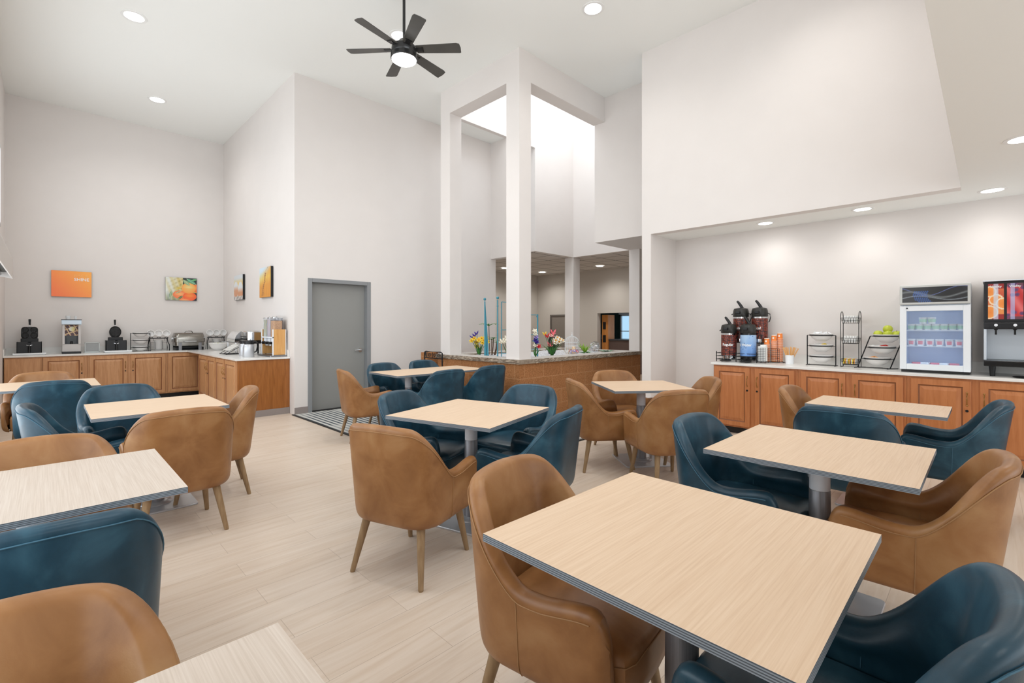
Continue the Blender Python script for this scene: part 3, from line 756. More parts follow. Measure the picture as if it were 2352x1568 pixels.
def p_eggs(u, v):
    c = mixc((216, 222, 226), (236, 200, 110), max(0, 1-abs(v-.62)*4))
    for (cx, cy, rx, ry) in ((.22, .42, .26, .34), (.74, .32, .30, .40)):
        d = ((u-cx)/rx)**2+((v-cy)/ry)**2
        if d < 1: c = mixc((226, 232, 236), (214, 150, 110), max(0, min(1, (cy+.12-v)*5+.2)))
    if v < .16: c = (235, 232, 228) if (math.sin(u*38+v*20) > -.3) else (60, 58, 60)
    return c
canvas('egg_picture', (2.802, 10.65, 2.184), -PI/2, .60, .50, p_eggs, 'canvas print of eggs, nearer the corner, on the side wall', 50, 50, .04)
def p_wheat(u, v):
    c = mixc((222, 150, 50), (206, 226, 240), sm(.45, .95, v+(.3-u)*.5))
    c = mixc(c, (238, 214, 90), max(0, 1-abs(v-.6-.1*u)*4)*.6)
    x = .22+.42*v
    d = abs(u-x); w_ = .035+.02*math.sin(v*90)
    if d < w_ and .05 < v < .82: c = mixc((120, 70, 24), (200, 130, 60), d/w_)
    if abs(u-x-.12*math.sin(v*14)) < .012: c = (150, 96, 40)
    c = mixc(c, (176, 104, 36), .35*max(0, math.sin(u*40+v*6))*(1-v))
    return c
canvas('wheat_picture', (2.802, 9.02, 2.184), -PI/2, .60, .53, p_wheat, 'canvas print of golden wheat, nearer the room, on the side wall', 60, 60, .04)

# ================================================================ LEFT BUFFET ITEMS   (counter top z)
ZT = HL+.03
def tray(x, y, label):
    t = thing('tray', label, 'tray', (x, y, ZT), 0, 'white trays under the waffle makers'); t.scale = (.74, 1, 1.2)
    MB().prism([(-.25, -.19), (.25, -.19), (.25, .19), (-.25, .19)], 0, .008).build('base', WHITEP, t)
    b = MB()
    for (x0, x1, y0, y1) in ((-.27, .27, -.21, -.19), (-.27, .27, .19, .21), (-.27, -.25, -.19, .19), (.25, .27, -.19, .19)): b.box(x0, x1, y0, y1, .006, .03)
    b.build('rim', WHITEP, t, bevel=.006)
    return t
def waffle(x, y, label, cups):
    t = thing('waffle_maker', label, 'waffle maker', (x, y, ZT+.010), 0, 'black waffle makers on the left counter'); t.scale = (.80, 1, 1)
    body = MB().box(-.19, -.02, -.13, -.11, .0, .215).box(.02, .19, -.13, -.11, .0, .215)
    body.box(-.13, .13, -.11, .14, 0, .20).prism([(-.19, -.13), (-.19, .05), (-.175, .05), (-.175, -.13)], 0, .215).prism([(.19, -.13), (.175, -.13), (.175, .05), (.19, .05)], 0, .215)
    body.add([(-.02, -.13, 0), (.02, -.13, 0), (.02, -.13, .10), (-.02, -.13, .10), (-.02, -.11, 0), (.02, -.11, 0), (.02, -.11, .10), (-.02, -.11, .10)], [(0, 1, 2, 3), (4, 7, 6, 5), (3, 2, 6, 7), (0, 4, 5, 1)])
    body.build('housing', mat('waffle_housing', col(44, 45, 47), .45, .2), t, bevel=.004)
    MB().box(-.135, .135, .0, .12, .20, .27).build('hinge_block', BLACK, t, bevel=.01)
    b = MB()
    # lower plate handle with yoke
    b.tube([(-.045, -.10, .175), (-.04, -.14, .16), (0, -.15, .145), (.04, -.14, .16), (.045, -.10, .175)], .006, 8)
    b.build('yoke', CHROME, t, smooth=True)
    MB().tube([(0, -.15, .145), (0, -.175, .11), (0, -.19, .02)], .015, 12, False, .02).build('handle', BLACK, t, smooth=True)
    # raised upper plate, tipped back
    up = MB(); M = Matrix.Translation((0, .06, .26)) @ Matrix.Rotation(math.radians(-14), 4, 'X')
    up.T = M
    if cups == 4:
        up.T = M
        q = []
        for (sx, sz, a0) in ((1, 1, 0), (-1, 1, 90), (-1, -1, 180), (1, -1, 270)):
            for i in range(7):
                a = math.radians(a0+15*i); q.append((sx*.075+.055*math.cos(a), .105+sz*.05+.055*math.sin(a)))
        v = [(x_, -.03, z_) for x_, z_ in q]+[(x_, .03, z_) for x_, z_ in q]; n = len(q)
        up.add(v, [list(range(n)), list(range(n, 2*n))[::-1]]+[(i, n+i, n+(i+1) % n, (i+1) % n) for i in range(n)])
        cen = [(-.065, .155), (.065, .155), (-.065, .055), (.065, .055)]; rr = .048
    else:
        up.tube([(0, -.03, .11), (0, .03, .11)], .112, 36); cen = [(0, .11)]; rr = .098
    pl = up.build('upper_plate', BLACK, t, bevel=.006)
    g = MB(); g.T = M
    for (cx, cz) in cen:
        ring = [(cx+rr*math.cos(2*PI*i/28), -.034, cz+rr*math.sin(2*PI*i/28)) for i in range(28)]
        g.tube(ring, .005, 6, True)
        k = -rr+.02
        while k < rr-.01:
            hw = math.sqrt(max(0, rr*rr-k*k))-.006
            g.tube([(cx+k, -.032, cz-hw), (cx+k, -.032, cz+hw)], .0025, 5).tube([(cx-hw, -.032, cz+k), (cx+hw, -.032, cz+k)], .0025, 5); k += .022
    g.build('waffle_grid', BLACKG, pl, smooth=True)
    hh = MB(); hh.T = M; hh.tube([(0, 0, .205), (0, 0, .25)], .011, 10)
    hh.tube([(-.03, 0, .215), (.03, 0, .215)], .007, 8)
    hh.build('collar', CHROME, t, smooth=True)
    hh = MB(); hh.T = M; hh.tube([(0, 0, .25), (.0, .0, .35)], .016, 12, False, .022); hh.build('handle', BLACK, t, smooth=True)
    return t
tray(-.195, 11.60, 'white tray under the four-cup waffle maker at the left end'); waffle(-.20, 11.64, 'black four-mould waffle maker, lid up, on a tray by the left wall', 4)
tray(.965, 11.62, 'white tray under the round waffle maker beside the bowl rack'); waffle(.945, 11.68, 'black waffle maker with one round mould, lid up, beside the bowl rack', 1)
def p_waffle(u, v):
    if v < .42:
        return (52, 54, 56) if .08 < u < .92 and v > .02 and abs(u-.5) < .30+.25*v else (10, 12, 24)
    vv = (v-.42)/.58
    g = (math.sin(u*17+vv*9) > .72) or (math.sin(vv*15-u*6) > .74)
    c = (90, 44, 40)
    if math.sin(u*23+vv*31) > .3: c = (70, 34, 60)
    if g: c = (232, 196, 150)
    if (u-.55)**2+(vv-.62)**2 < .05: c = mixc((240, 220, 120), (250, 248, 240), sm(-.2, .3, .5-u+vv*.2))
    return c
bd = thing('batter_dispenser', 'tall white and grey batter dispenser with a waffle picture on the back counter', 'dispenser', (.328, 11.66, ZT)); bd.scale = (.9, 1, 1)
MB().box(-.14, .14, -.16, .14, 0, .035).build('drip_tray', BLACK, bd, bevel=.006)
MB().box(-.135, .135, -.10, .14, .035, .17).box(-.135, -.098, -.13, .14, .17, .52).box(.098, .135, -.13, .14, .17, .52).box(-.098, .098, .0, .14, .17, .52).build('housing', mat('dispenser_grey', col(206, 202, 200), .4), bd, bevel=.004)
MB().box(-.145, .145, -.16, .15, .52, .60).build('hopper', mat('pale_blue_white', col(214, 232, 248), .3), bd, bevel=.006)
MB().box(-.15, .15, -.165, .155, .60, .612).build('lid', BLACK, bd, bevel=.003)
painted('picture_panel', 50, 60, lambda u, v: (-.098+.196*u, -.02-.02*(1-v), .175+.34*v), p_waffle, bd)
MB().cyl((0, -.045, .22), (0, -.045, .17), .018).build('nozzle', BLACKG, bd, smooth=True)
for (x, h, r, lab) in ((.285, .065, .036, 'short white cup standing on the batter dispenser, left one'), (.385, .062, .019, 'slim white shaker standing on the batter dispenser, right one')):
    t = MB().lathe([(r*.8, 0), (r, h), (r*.92, h), (r*.75, .006), (0, .006)], 20).build('cup', WHITEP, loc=(x, 11.66, ZT+.612), smooth=True); tag(t, lab, 'cup')
fs = thing('framed_sign', 'small grey framed notice stand between the dispenser and the round waffle maker', 'sign holder', (.61, 11.66, ZT), 0)
MB().box(-.105, -.092, -.01, .01, .01, .19).box(.092, .105, -.01, .01, .01, .19).box(-.105, .105, -.01, .01, .178, .19).box(-.105, .105, -.01, .01, .01, .024).box(-.115, .115, -.03, .03, 0, .01).build('frame', mat('silver_frame', col(190, 194, 192), .35, .3), fs, bevel=.002)
MB().box(-.092, .092, -.004, .004, .024, .178).build('panel', mat('grey_notice', col(158, 160, 160), .5), fs)
# bowls racks
def bowl_mb(r, h): return MB().lathe([(r*.35, 0), (r*.42, .002), (r*.8, h*.45), (r, h), (r*1.04, h+.004), (r*1.03, h+.008), (r*.97, h), (r*.76, h*.5), (r*.3, .01), (0, .009)], 32)
def bowl_rack(loc, rz, w, h, lean, label, tiers, r, group, blabels):
    """three-tier black wire stand; lean shifts upper tiers to +x"""
    t = thing('bowl_stand', label, 'stand', loc, rz, group)
    b = MB(); hw = w/2; d = .10
    for sx in (-1, 1):
        b.tube([(sx*hw-lean/2, 0, .004), (sx*hw+lean/2, 0, h)], .0062, 6)
        b.tube([(sx*hw-lean/2-(.02 if lean else 0), -d*.6, .004), (sx*hw-lean/2, 0, .006), (sx*hw-lean/2+(.06 if lean else 0), d, .004)], .0045, 6)
    b.tube([(-hw-lean/2, 0, .006), (-hw*.4-lean/2, d*.8, .004), (hw*.4-lean/2, d*.8, .004), (hw-lean/2, 0, .006)], .004, 6)
    b.build('frame', BLACKM, t, smooth=True)
    for k, f_ in enumerate(tiers):
        cx = -lean/2+lean*f_; zz = h*f_
        ring = [(cx+r*.985*math.cos(2*PI*i/36), r*.985*math.sin(2*PI*i/36), zz) for i in range(36)]
        q = MB().tube(ring, .0062, 8, True)
        q.tube([(-hw-lean/2+lean*f_, 0, zz), (cx-r, 0, zz)], .004, 6).tube([(hw-lean/2+lean*f_, 0, zz), (cx+r, 0, zz)], .004, 6)
        q.build('shelf_ring', BLACKM, t, smooth=True)
        M = Matrix.Translation(loc) @ Matrix.Rotation(rz, 4, 'Z')
        p = M @ Vector((cx, 0, zz-.072))
        o = bowl_mb(r*.99, .085).build('serving_bowl', WHITE, loc=p, smooth=True); o.scale = (1, 1, 1)
        tag(o, blabels[k], 'bowl', group+' bowls')
    return t
bowl_rack((1.315, 11.66, ZT), 0, .30, .355, 0, 'black wire stand of three white bowls between the round waffle maker and the cups', (.22, .6, .98), .12, 'wire bowl stand on the left counter',
          ['lowest white bowl of the left counter wire stand', 'middle white bowl of the left counter wire stand', 'top white bowl of the left counter wire stand'])
def mug_mb():
    b = MB().lathe([(.036, 0), (.048, .01), (.060, .080), (.064, .088), (.056, .088), (.046, .015), (0, .012)], 24); return b
def cup_rack(x, y, w_lab, lab3, grp, extra):
    t = thing('cup_rack', w_lab, 'rack', (x, y, ZT), 0, 'black wire cup racks on the left counter')
    b = MB()
    for sx in (-1, 1):
        b.tube([(sx*.17, -.10, .0), (sx*.17, -.09, .12), (sx*.155, -.03, .17), (sx*.14, -.06, .245), (sx*.15, -.08, .262)], .008, 6)
        b.tube([(sx*.17, .08, 0), (sx*.14, .05, .26)], .004, 6)
        b.tube([(sx*.13, -.105, .17), (sx*.06, -.105, .17), (sx*.06, -.105, .03)], .003, 6)
        b.tube([(sx*.13, -.105, .0), (sx*.13, -.105, .17)], .003, 6)
        b.tube([(sx*.09, -.105, .25), (sx*.09, -.105, .2)], .003, 6)
    b.tube([(-.15, -.09, .25), (.15, -.09, .25)], .010, 6).tube([(-.15, .05, .25), (.15, .05, .25)], .005, 6).tube([(-.13, -.105, .03), (.13, -.105, .03)], .003, 6)
    b.build('frame', BLACKM, t, smooth=True)
    for k in range(3):
        xx = -.125+.125*k
        MB().tube([(xx-.03, -.08, .262), (xx, -.07, .272), (xx+.03, -.08, .262)], .005, 6).build('cradle', BLACKM, t, smooth=True)
        m = mug_mb(); m.T = None
        o = m.build('white_mug', WHITE, loc=(x+xx, y+.0, ZT+.335), smooth=True); o.rotation_euler = (math.radians(78), 0, 0)
        tag(o, lab3[k], 'cup', grp)
    for k, (dx, n) in enumerate(extra):
        b = MB()
        for i in range(n): b.lathe([(.05, .016*i), (.078, .016*i+.03), (.080, .016*i+.032), (.075, .016*i+.031), (.048, .016*i+.004), (0, .016*i+.004)], 24)
        o = b.build('stacked_cups', WHITE, loc=(x+dx, y-.02, ZT+.004), smooth=True)
        tag(o, ('white cup stack inside the wire rack %s' % ('left of the chafing dish', 'right of the chafing dish')[x > 2])+('' if k == 0 else ', second stack'), 'cups', 'stacked white cups in the racks')
cup_rack(1.600, 11.70, 'black wire cup rack left of the chafing dish', ['white mug facing out, left of the three left of the chafing dish', 'white mug facing out, middle of the three left of the chafing dish', 'white mug facing out, right of the three left of the chafing dish'], 'mugs tipped on the wire racks', ((.0, 12),))
cup_rack(2.600, 11.70, 'black wire cup rack right of the chafing dish in the corner', ['white mug facing out, left of the three in the counter corner', 'white mug facing out, middle of the three in the counter corner', 'white mug facing out, right of the three in the counter corner'], 'mugs tipped on the wire racks', ((.0, 12), (.165, 9)))
# chafing dish
cd = thing('chafing_dish', 'stainless steel roll-top chafing dish between the two cup racks', 'chafing dish', (2.105, 11.68, ZT))
SS = mottled('chafer_steel', col(120, 116, 108), col(160, 156, 150), 5, .25, 1, sc3=(1, 1, 8))
for sx in (-1, 1): MB().box(sx*.17-.028, sx*.17+.028, -.19, -.175, 0, .155).build('leg', STEEL, cd, bevel=.003)
MB().box(-.24, -.2, -.15, .15, .0, .06).box(.2, .24, -.15, .15, 0, .06).box(-.24, .24, .14, .16, 0, .16).box(-.20, .20, -.15, -.14, .05, .07).build('stand', BLACKM, cd, bevel=.003)
MB().rprism(.25, .18, .05, .09, .165).build('water_pan', SS, cd, smooth=True, bevel=.004)
def dome():
    b = MB(); prof = []
    n = 14; rows = []
    for k, (z, s_) in enumerate([(.165, 1), (.20, 1.0), (.25, .985), (.30, .93), (.335, .80), (.352, .55), (.355, 0.02)]):
        ring = []
        for (sx, sy, a0) in ((1, 1, 0), (-1, 1, 90), (-1, -1, 180), (1, -1, 270)):
            for i in range(6):
                a = math.radians(a0+18*i); ring.append(((sx*.20+.07*math.cos(a))*(1 if s_ > .5 else s_)*(s_ if s_ > .9 else max(s_, .9) if s_ > .5 else 1), (sy*.12+.07*math.sin(a))*s_, z))
        rows.append(ring)
    m = len(rows[0]); v = [p for r in rows for p in r]
    f = [(j*m+i, j*m+(i+1) % m, (j+1)*m+(i+1) % m, (j+1)*m+i) for j in range(len(rows)-1) for i in range(m)]
    b.add(v, f); return b
lid = dome().build('roll_top_lid', SS, cd, smooth=True)
MB().tube([(-.27, -.17, .255), (.27, -.17, .255)], .007, 8).build('rim_seam', CHROME, lid, smooth=True)
MB().tube([(-.07, -.02, .352), (-.05, -.03, .385), (0, -.035, .39), (.05, -.03, .385), (.07, -.02, .352)], .008, 8).build('handle', SS, lid, smooth=True)
MB().tube([(-.12, -.195, .185), (-.10, -.22, .18), (.10, -.22, .18), (.12, -.195, .185)], .007, 8).build('front_handle', CHROME, cd, smooth=True)
MB().cyl((-.29, 0, .23), (-.25, 0, .23), .03).cyl((.25, 0, .23), (.29, 0, .23), .03).build('hinge_knob', CHROME, cd, smooth=True)
# big white bowl with apples in the corner
b = bowl_mb(.17, .14).build('fruit_bowl', WHITE, loc=(2.50, 11.03, ZT), smooth=True); tag(b, 'large white bowl with green apples at the inner counter corner', 'bowl')
def apple(loc, r, rz, label, group):
    t = thing('green_apple', label, 'apple', loc, rz, group)
    pr = []
    for i in range(13):
        a = -PI/2+PI*i/12; pr.append((max(0, r*math.cos(a)*(1+.04*math.sin(a))), r*.92*math.sin(a)-(.012 if i == 12 else .004 if i == 11 else 0)+(.006 if i == 0 else 0)))
    MB().lathe(pr, 18, caps=False).build('flesh', APPLE, t, smooth=True)
    MB().tube([(0, 0, r*.8), (.004, 0, r*1.1)], .0022, 5).build('stem', BARK, t)
    t.location.z += 0; t.rotation_euler = (.5*hsh(rz), .7*hsh(rz+1), rz)
    return t
for i, (dx, dy, dz) in enumerate(((-.06, -.03, .105), (.06, -.02, .105), (0, .06, .105))):
    apple((2.50+dx, 11.03+dy, ZT+dz), .045, i*2.1, ['green apple in the corner bowl, left one', 'green apple in the corner bowl, right one', 'green apple in the corner bowl, back one'][i], 'green apples in the corner bowl')
# roll-top bread case and toaster on their risers
bc = thing('bread_case', 'clear domed bread case with rolls on the peninsula counter', 'bread case', (2.62, 10.02, ZT), -PI/2)
MB().box(-.28, .28, -.15, .15, .185, .20).build('shelf', STEEL, bc, bevel=.003)
b = MB()
for sx in (-1, 1): b.tube([(sx*.26, -.13, 0), (sx*.26, -.13, .185)], .008, 8).tube([(sx*.26, .13, 0), (sx*.26, .13, .185)], .008, 8)
b.build('riser_leg', CHROME, bc)
DOMEG = mat('tinted_clear_dome', (.9, .95, 1, 1), .05, trans=.85, ior=1.15)
b = MB(); n = 14
arc = [(-.15*math.cos(PI*i/n*.95), .20+.20*math.sin(PI*i/n*.95)) for i in range(n+1)]
b.add([(-.27, y, z) for y, z in arc]+[(.27, y, z) for y, z in arc], [(i, i+1, n+2+i, n+1+i) for i in range(n)])
b.build('dome', DOMEG, bc, smooth=True)
for sx in (-1, 1):
    MB().prism([(y, z) for y, z in arc], 0, .012).build('end_cap', CHROME, bc, smooth=False).matrix_local = Matrix.Translation((sx*.27-.006, 0, 0)) @ Matrix(((0, 0, 1, 0), (1, 0, 0, 0), (0, 1, 0, 0), (0, 0, 0, 1)))
BREAD = mottled('crusty_bread', col(176, 104, 70), col(220, 168, 120), 14, .8)
for i in range(5):
    p = Matrix.Translation((2.62, 10.02, ZT)) @ Matrix.Rotation(-PI/2, 4, 'Z') @ Vector((-.2+.1*i, .02*(-1)**i, .228))
    o = MB().ball((0, 0, 0), .045, 12, 8, .6).build('bread_roll', BREAD, loc=p, smooth=True)
    tag(o, 'crusty bread roll inside the clear bread case', 'bread roll', 'rolls in the bread case')
ts = thing('toaster', 'chrome four-slot toaster on a black riser behind the steel carafes', 'toaster', (2.58, 9.05, ZT), -PI/2)
MB().rprism(.20, .145, .07, .235, .405).build('body', CHROME, ts, smooth=True, bevel=.02, seg=4)
MB().box(-.18, .18, -.13, .13, .21, .237).build('base', BLACK, ts, bevel=.004)
MB().box(-.15, -.02, -.02, .0, .404, .407).box(.02, .15, -.02, 0, .404, .407).box(-.15, -.02, .04, .06, .404, .407).box(.02, .15, .04, .06, .404, .407).build('slots', BLACKG, ts)
for x in (-.09, .09): MB().box(x-.02, x+.02, -.17, -.145, .30, .315).build('lever', BLACK, ts, bevel=.003)
for x in (-.14, -.04, .04, .14): MB().cyl((x, -.145, .27), (x, -.16, .27), .014, n=12).build('dial', BLACK, ts, smooth=True)
rs = thing('riser_shelf', 'black riser table under the chrome toaster', 'shelf', (2.58, 9.05, ZT), -PI/2)
MB().box(-.24, .24, -.17, .17, .192, .21).build('top', BLACK, rs, bevel=.003)
for sx in (-1, 1):
    for sy in (-1, 1): MB().box(sx*.21-.01, sx*.21+.01, sy*.14-.01, sy*.14+.01, 0, .192).build('leg', BLACK, rs)
    MB().tube([(sx*.21, -.14, .10), (sx*.06, -.14, .185)], .009, 6).build('brace', BLACK, rs)
# wire basket of wrapped cutlery, tipped
wb = thing('wire_basket', 'slanted black wire basket full of wrapped cutlery on the peninsula counter', 'basket', (2.34, 9.42, ZT), -PI/2)
b = MB()
for k in range(4):
    yy = -.12+.08*k
    b.tube([(-.20, yy, .006), (.20, yy, .006)], .004, 6)
for sx in (-.2, 0, .2): b.tube([(sx, -.14, .004), (sx, .14, .17), (sx, .14, .004), (sx, -.14, .004)], .005, 6)
b.tube([(-.2, -.14, .01), (.2, -.14, .01)], .006, 6).tube([(-.2, .14, .17), (.2, .14, .17)], .006, 6).tube([(-.2, 0, .09), (.2, 0, .09)], .004, 6)
b.build('frame', BLACKM, wb, smooth=True)
FOIL = mottled('clear_wrap', col(190, 188, 182), col(226, 226, 224), 30, .25, .3)
for i in range(9):
    x = -.17+.042*i
    p = Matrix.Translation((2.34, 9.42, ZT)) @ Matrix.Rotation(-PI/2, 4, 'Z') @ Vector((x, .0, .116))
    o = MB().box(-.016, .016, -.10, .10, -.006, .006).build('cutlery_packet', FOIL, loc=p, bevel=.003); o.rotation_euler = (math.radians(31), 0, -PI/2)
    o.rotation_euler = (Matrix.Rotation(-PI/2, 4, 'Z') @ Matrix.Rotation(math.radians(31), 4, 'X') @ Matrix.Rotation(.25*(-1)**i, 4, 'Y')).to_euler()
    tag(o, 'clear wrapped cutlery packet lying in the slanted wire basket', 'cutlery', 'cutlery packets in the slanted basket')
def carafe(x, y, rz, label):
    t = thing('carafe', label, 'carafe', (x, y, ZT), rz, 'steel carafes on the peninsula')
    MB().lathe([(.078, 0), (.082, .01), (.082, .15), (.072, .19), (.058, .205)], 30).build('body', PLATE, t, smooth=True)
    MB().lathe([(.060, .203), (.060, .245), (.052, .258), (0, .26)], 26).build('lid', BLACK, t, smooth=True)
    MB().tube([(.05, 0, .245), (.10, 0, .25), (.125, 0, .215), (.12, 0, .12), (.105, 0, .08), (.08, 0, .075)], .011, 8).build('handle', BLACK, t, smooth=True)
    MB().tube([(-.045, 0, .235), (-.075, 0, .245)], .014, 8).build('spout', BLACK, t, smooth=True)
carafe(2.31, 8.34, -.4, 'stainless steel carafe with black lid, the one nearer the counter end'); carafe(2.34, 8.66, -.3, 'stainless steel carafe with black lid, behind its twin')
# cereal dispenser
ce = thing('cereal_dispenser', 'cereal dispenser with oak side boards and clear hoppers on the peninsula end', 'cereal dispenser', (2.66, 8.32, ZT))
BOARD = wood('light_oak_board', col(206, 150, 84), col(222, 172, 108), .45)
for y in (-.27, .27): MB().box(-.07, .11, y-.012, y+.012, .03, .44).build('side_board', BOARD, ce, bevel=.004)
MB().box(-.085, -.07, -.285, -.265, 0, .44).box(-.085, -.07, .265, .285, 0, .44).box(.112, .122, -.285, -.265, 0, .44).box(-.085, -.07, -.285, .285, .30, .32).build('frame', ALU, ce, bevel=.002)
MB().rprism(.13, .30, .02, 0, .022).build('base', STEEL, ce, bevel=.003)
CER = [mottled('oat_cereal', col(176, 120, 72), col(226, 178, 130), 70, .9), mottled('ring_cereal', col(190, 204, 214), col(220, 170, 170), 60, .9), mottled('mixed_cereal', col(120, 170, 190), col(226, 196, 120), 70, .9)]
HOPG = mat('clear_hopper', (.93, .96, 1, 1), .05, trans=.9, ior=1.12)
for i, y in enumerate((-.175, 0, .175)):
    MB().rprism(.075, .078, .02, .30, .62, .01, y).build('hopper', HOPG, ce, bevel=.003)
    MB().rprism(.066, .069, .02, .31, .58 if i == 0 else .60, .01, y).build('cereal', CER[i], ce)
    MB().rprism(.08, .083, .02, .62, .635, .01, y).ball((.01, y, .642), .012, 8, 6).build('hopper_lid', CHROME, ce)
    MB().prism([(-.06, y-.06), (.06, y-.06), (.06, y+.06), (-.06, y+.06)], .235, .30).build('portion_wheel', ALU, ce, bevel=.01)
    MB().cyl((-.06, y, .22), (-.105, y, .22), .022, n=14).box(-.112, -.10, y-.035, y+.035, .214, .226).build('turn_knob', BLACK, ce, smooth=True)
    MB().lathe([(.03, .17), (.045, .235)], 16, (-.02, y)).build('chute', CHROME, ce, smooth=True)
# ================================================================ RIGHT COUNTER ITEMS
ZR = HR+.03
RZ = -PI/2
def p_coffee(u, v):
    a = u*22; b = v*11; i, j = math.floor(a), math.floor(b)
    best = 9; c = (52, 20, 18)
    for di in (-1, 0, 1):
        for dj in (-1, 0, 1):
            x = i+di+.2+.6*hsh(i+di, j+dj); y = j+dj+.2+.6*hsh(i+di+9, j+dj+4); th = PI*hsh(i+di+3, j+dj)
            dx, dy = a-x, (b-y); e = (dx*math.cos(th)+dy*math.sin(th))/.62; f_ = (-dx*math.sin(th)+dy*math.cos(th))/.42
            d = e*e+f_*f_
            if d < 1 and d < best:
                best = d; c = (60, 18, 16) if abs(f_) < .12 else mixc((168, 78, 50), (78, 26, 22), d)
    return c
def p_water(u, v):
    c = mixc((104, 148, 214), (176, 206, 236), v*1.0+.1*math.sin(u*20))
    if hsh(math.floor(u*60), math.floor(v*26)) > .965: c = (80, 116, 176)
    return c
def airpot(loc, rz, fn, word, tang, label):
    t = thing('airpot', label, 'airpot', loc, rz, 'coffee and water airpots'); r = .098
    MB().lathe([(.085, 0), (.095, .006), (r*.98, .03), (r*.98, .36), (.09, .37)], 32).build('steel_body', CHROME if fn is p_coffee else BLACKG, t, smooth=True)
    painted('printed_wrap', 96, 44, lambda u, v: (r*1.01*math.cos(2*PI*u), r*1.01*math.sin(2*PI*u), .05+.282*v), fn, t)
    MB().lathe([(.096, .352), (.102, .36), (.102, .40), (.098, .44), (.088, .468), (.04, .482), (0, .484)], 32).build('lid', mat('airpot_lid_'+word.replace(' ', '').lower(), col(46, 45, 42), .35), t, smooth=True)
    MB().box(-.03, .03, -.135, -.09, .395, .432).build('spout', BLACK, t, bevel=.008)
    MB().tube([(.02, 0, .47), (.0, 0, .51), (-.035, 0, .56), (-.05, 0, .575)], .022, 10, False, .014).build('pump_lever', BLACK, t, smooth=True)
    MB().tube([(.100, 0, .40), (.128, 0, .39), (.135, 0, .34), (.122, .0, .29), (.11, 0, .28)], .006, 8).tube([(-.100, 0, .40), (-.12, 0, .39), (-.125, 0, .385)], .007, 8).build('carry_handle', BLACK, t, smooth=True)
    def wrap(p):
        a = math.radians(tang)+p.x/r; rr = r*1.012+p.z
        return (rr*math.cos(a), rr*math.sin(a), .198+p.y)
    text('lettering', word, .048, TXT, t, .0006, bold=.0012, fn=wrap)
    return t
rk = thing('airpot_rack', 'two-tier black wire rack holding the four airpots', 'rack', (6.80, 2.395, ZR), RZ)
b = MB()
for x in (-.26, 0, .26):
    for (y0, y1, zz) in ((-.17, .02, .0), (.03, .19, .225)):
        b.tube([(x, y0, 0), (x, y0, zz+.14)], .0055, 6).tube([(x, y1, 0), (x, y1, zz+.14)], .0055, 6)
for (y0, y1, zz) in ((-.17, .02, .0), (.03, .19, .225)):
    for h in (.03, .075, .115):
        b.tube([(-.27, y0, zz+h), (.27, y0, zz+h)], .004, 6)
        for x in (-.26, 0, .26): b.tube([(x, y0, zz+h), (x, y1, zz+h)], .004, 6)
    for k in range(12):
        x = -.25+.5*k/11; b.tube([(x, y0, zz+.03), (x, y1, zz+.03)], .003, 6)
b.build('frame', BLACKM, rk, smooth=True)
for x in (-.13, .13): MB().lathe([(.07, .012), (.075, .02), (.07, .024), (0, .02)], 24, (x, -.20)).build('drip_cup', BLACK, rk, smooth=True)
airpot((6.725, 2.525, ZR+.034), RZ, p_coffee, 'Regular', -78, 'front left coffee bean airpot reading Regular')
airpot((6.725, 2.272, ZR+.034), RZ, p_water, 'Hot Water', -112, 'light blue airpot reading Hot Water')
airpot((6.912, 2.432, ZR+.259), RZ, p_coffee, 'Regular', -108, 'upper left coffee bean airpot behind the front Regular one')
airpot((6.912, 2.188, ZR+.259), RZ, p_coffee, 'Decaf', -98, 'upper right coffee bean airpot reading Decaf')
# napkin holder
nh = thing('napkin_holder', 'small wire mesh holder beside the airpots', 'holder', (6.70, 2.085, ZR), RZ)
b = MB()
for y in (-.05, .05):
    for k in range(6): b.tube([(-.05+.02*k, y, .02), (-.05+.02*k, y, .20)], .0016, 5)
    for k in range(9): b.tube([(-.05, y, .02+.0225*k), (.05, y, .02+.0225*k)], .0016, 5)
for x in (-.05, .05): b.tube([(x, -.07, .0), (x, -.05, .02), (x, .05, .02), (x, .07, 0)], .003, 6)
b.build('frame', BLACKM, nh, smooth=True)
o = MB().box(-.046, .046, -.042, .042, .0, .195).prism([(-.02, -.03), (.046, -.03), (.046, .03), (-.02, .03)], .195, .215).build('napkin_stack', PAPER, loc=(6.70, 2.085, ZR+.024), bevel=.004); o.rotation_euler = (0, 0, RZ)
tag(o, 'stack of white napkins standing in the wire mesh holder', 'napkins')
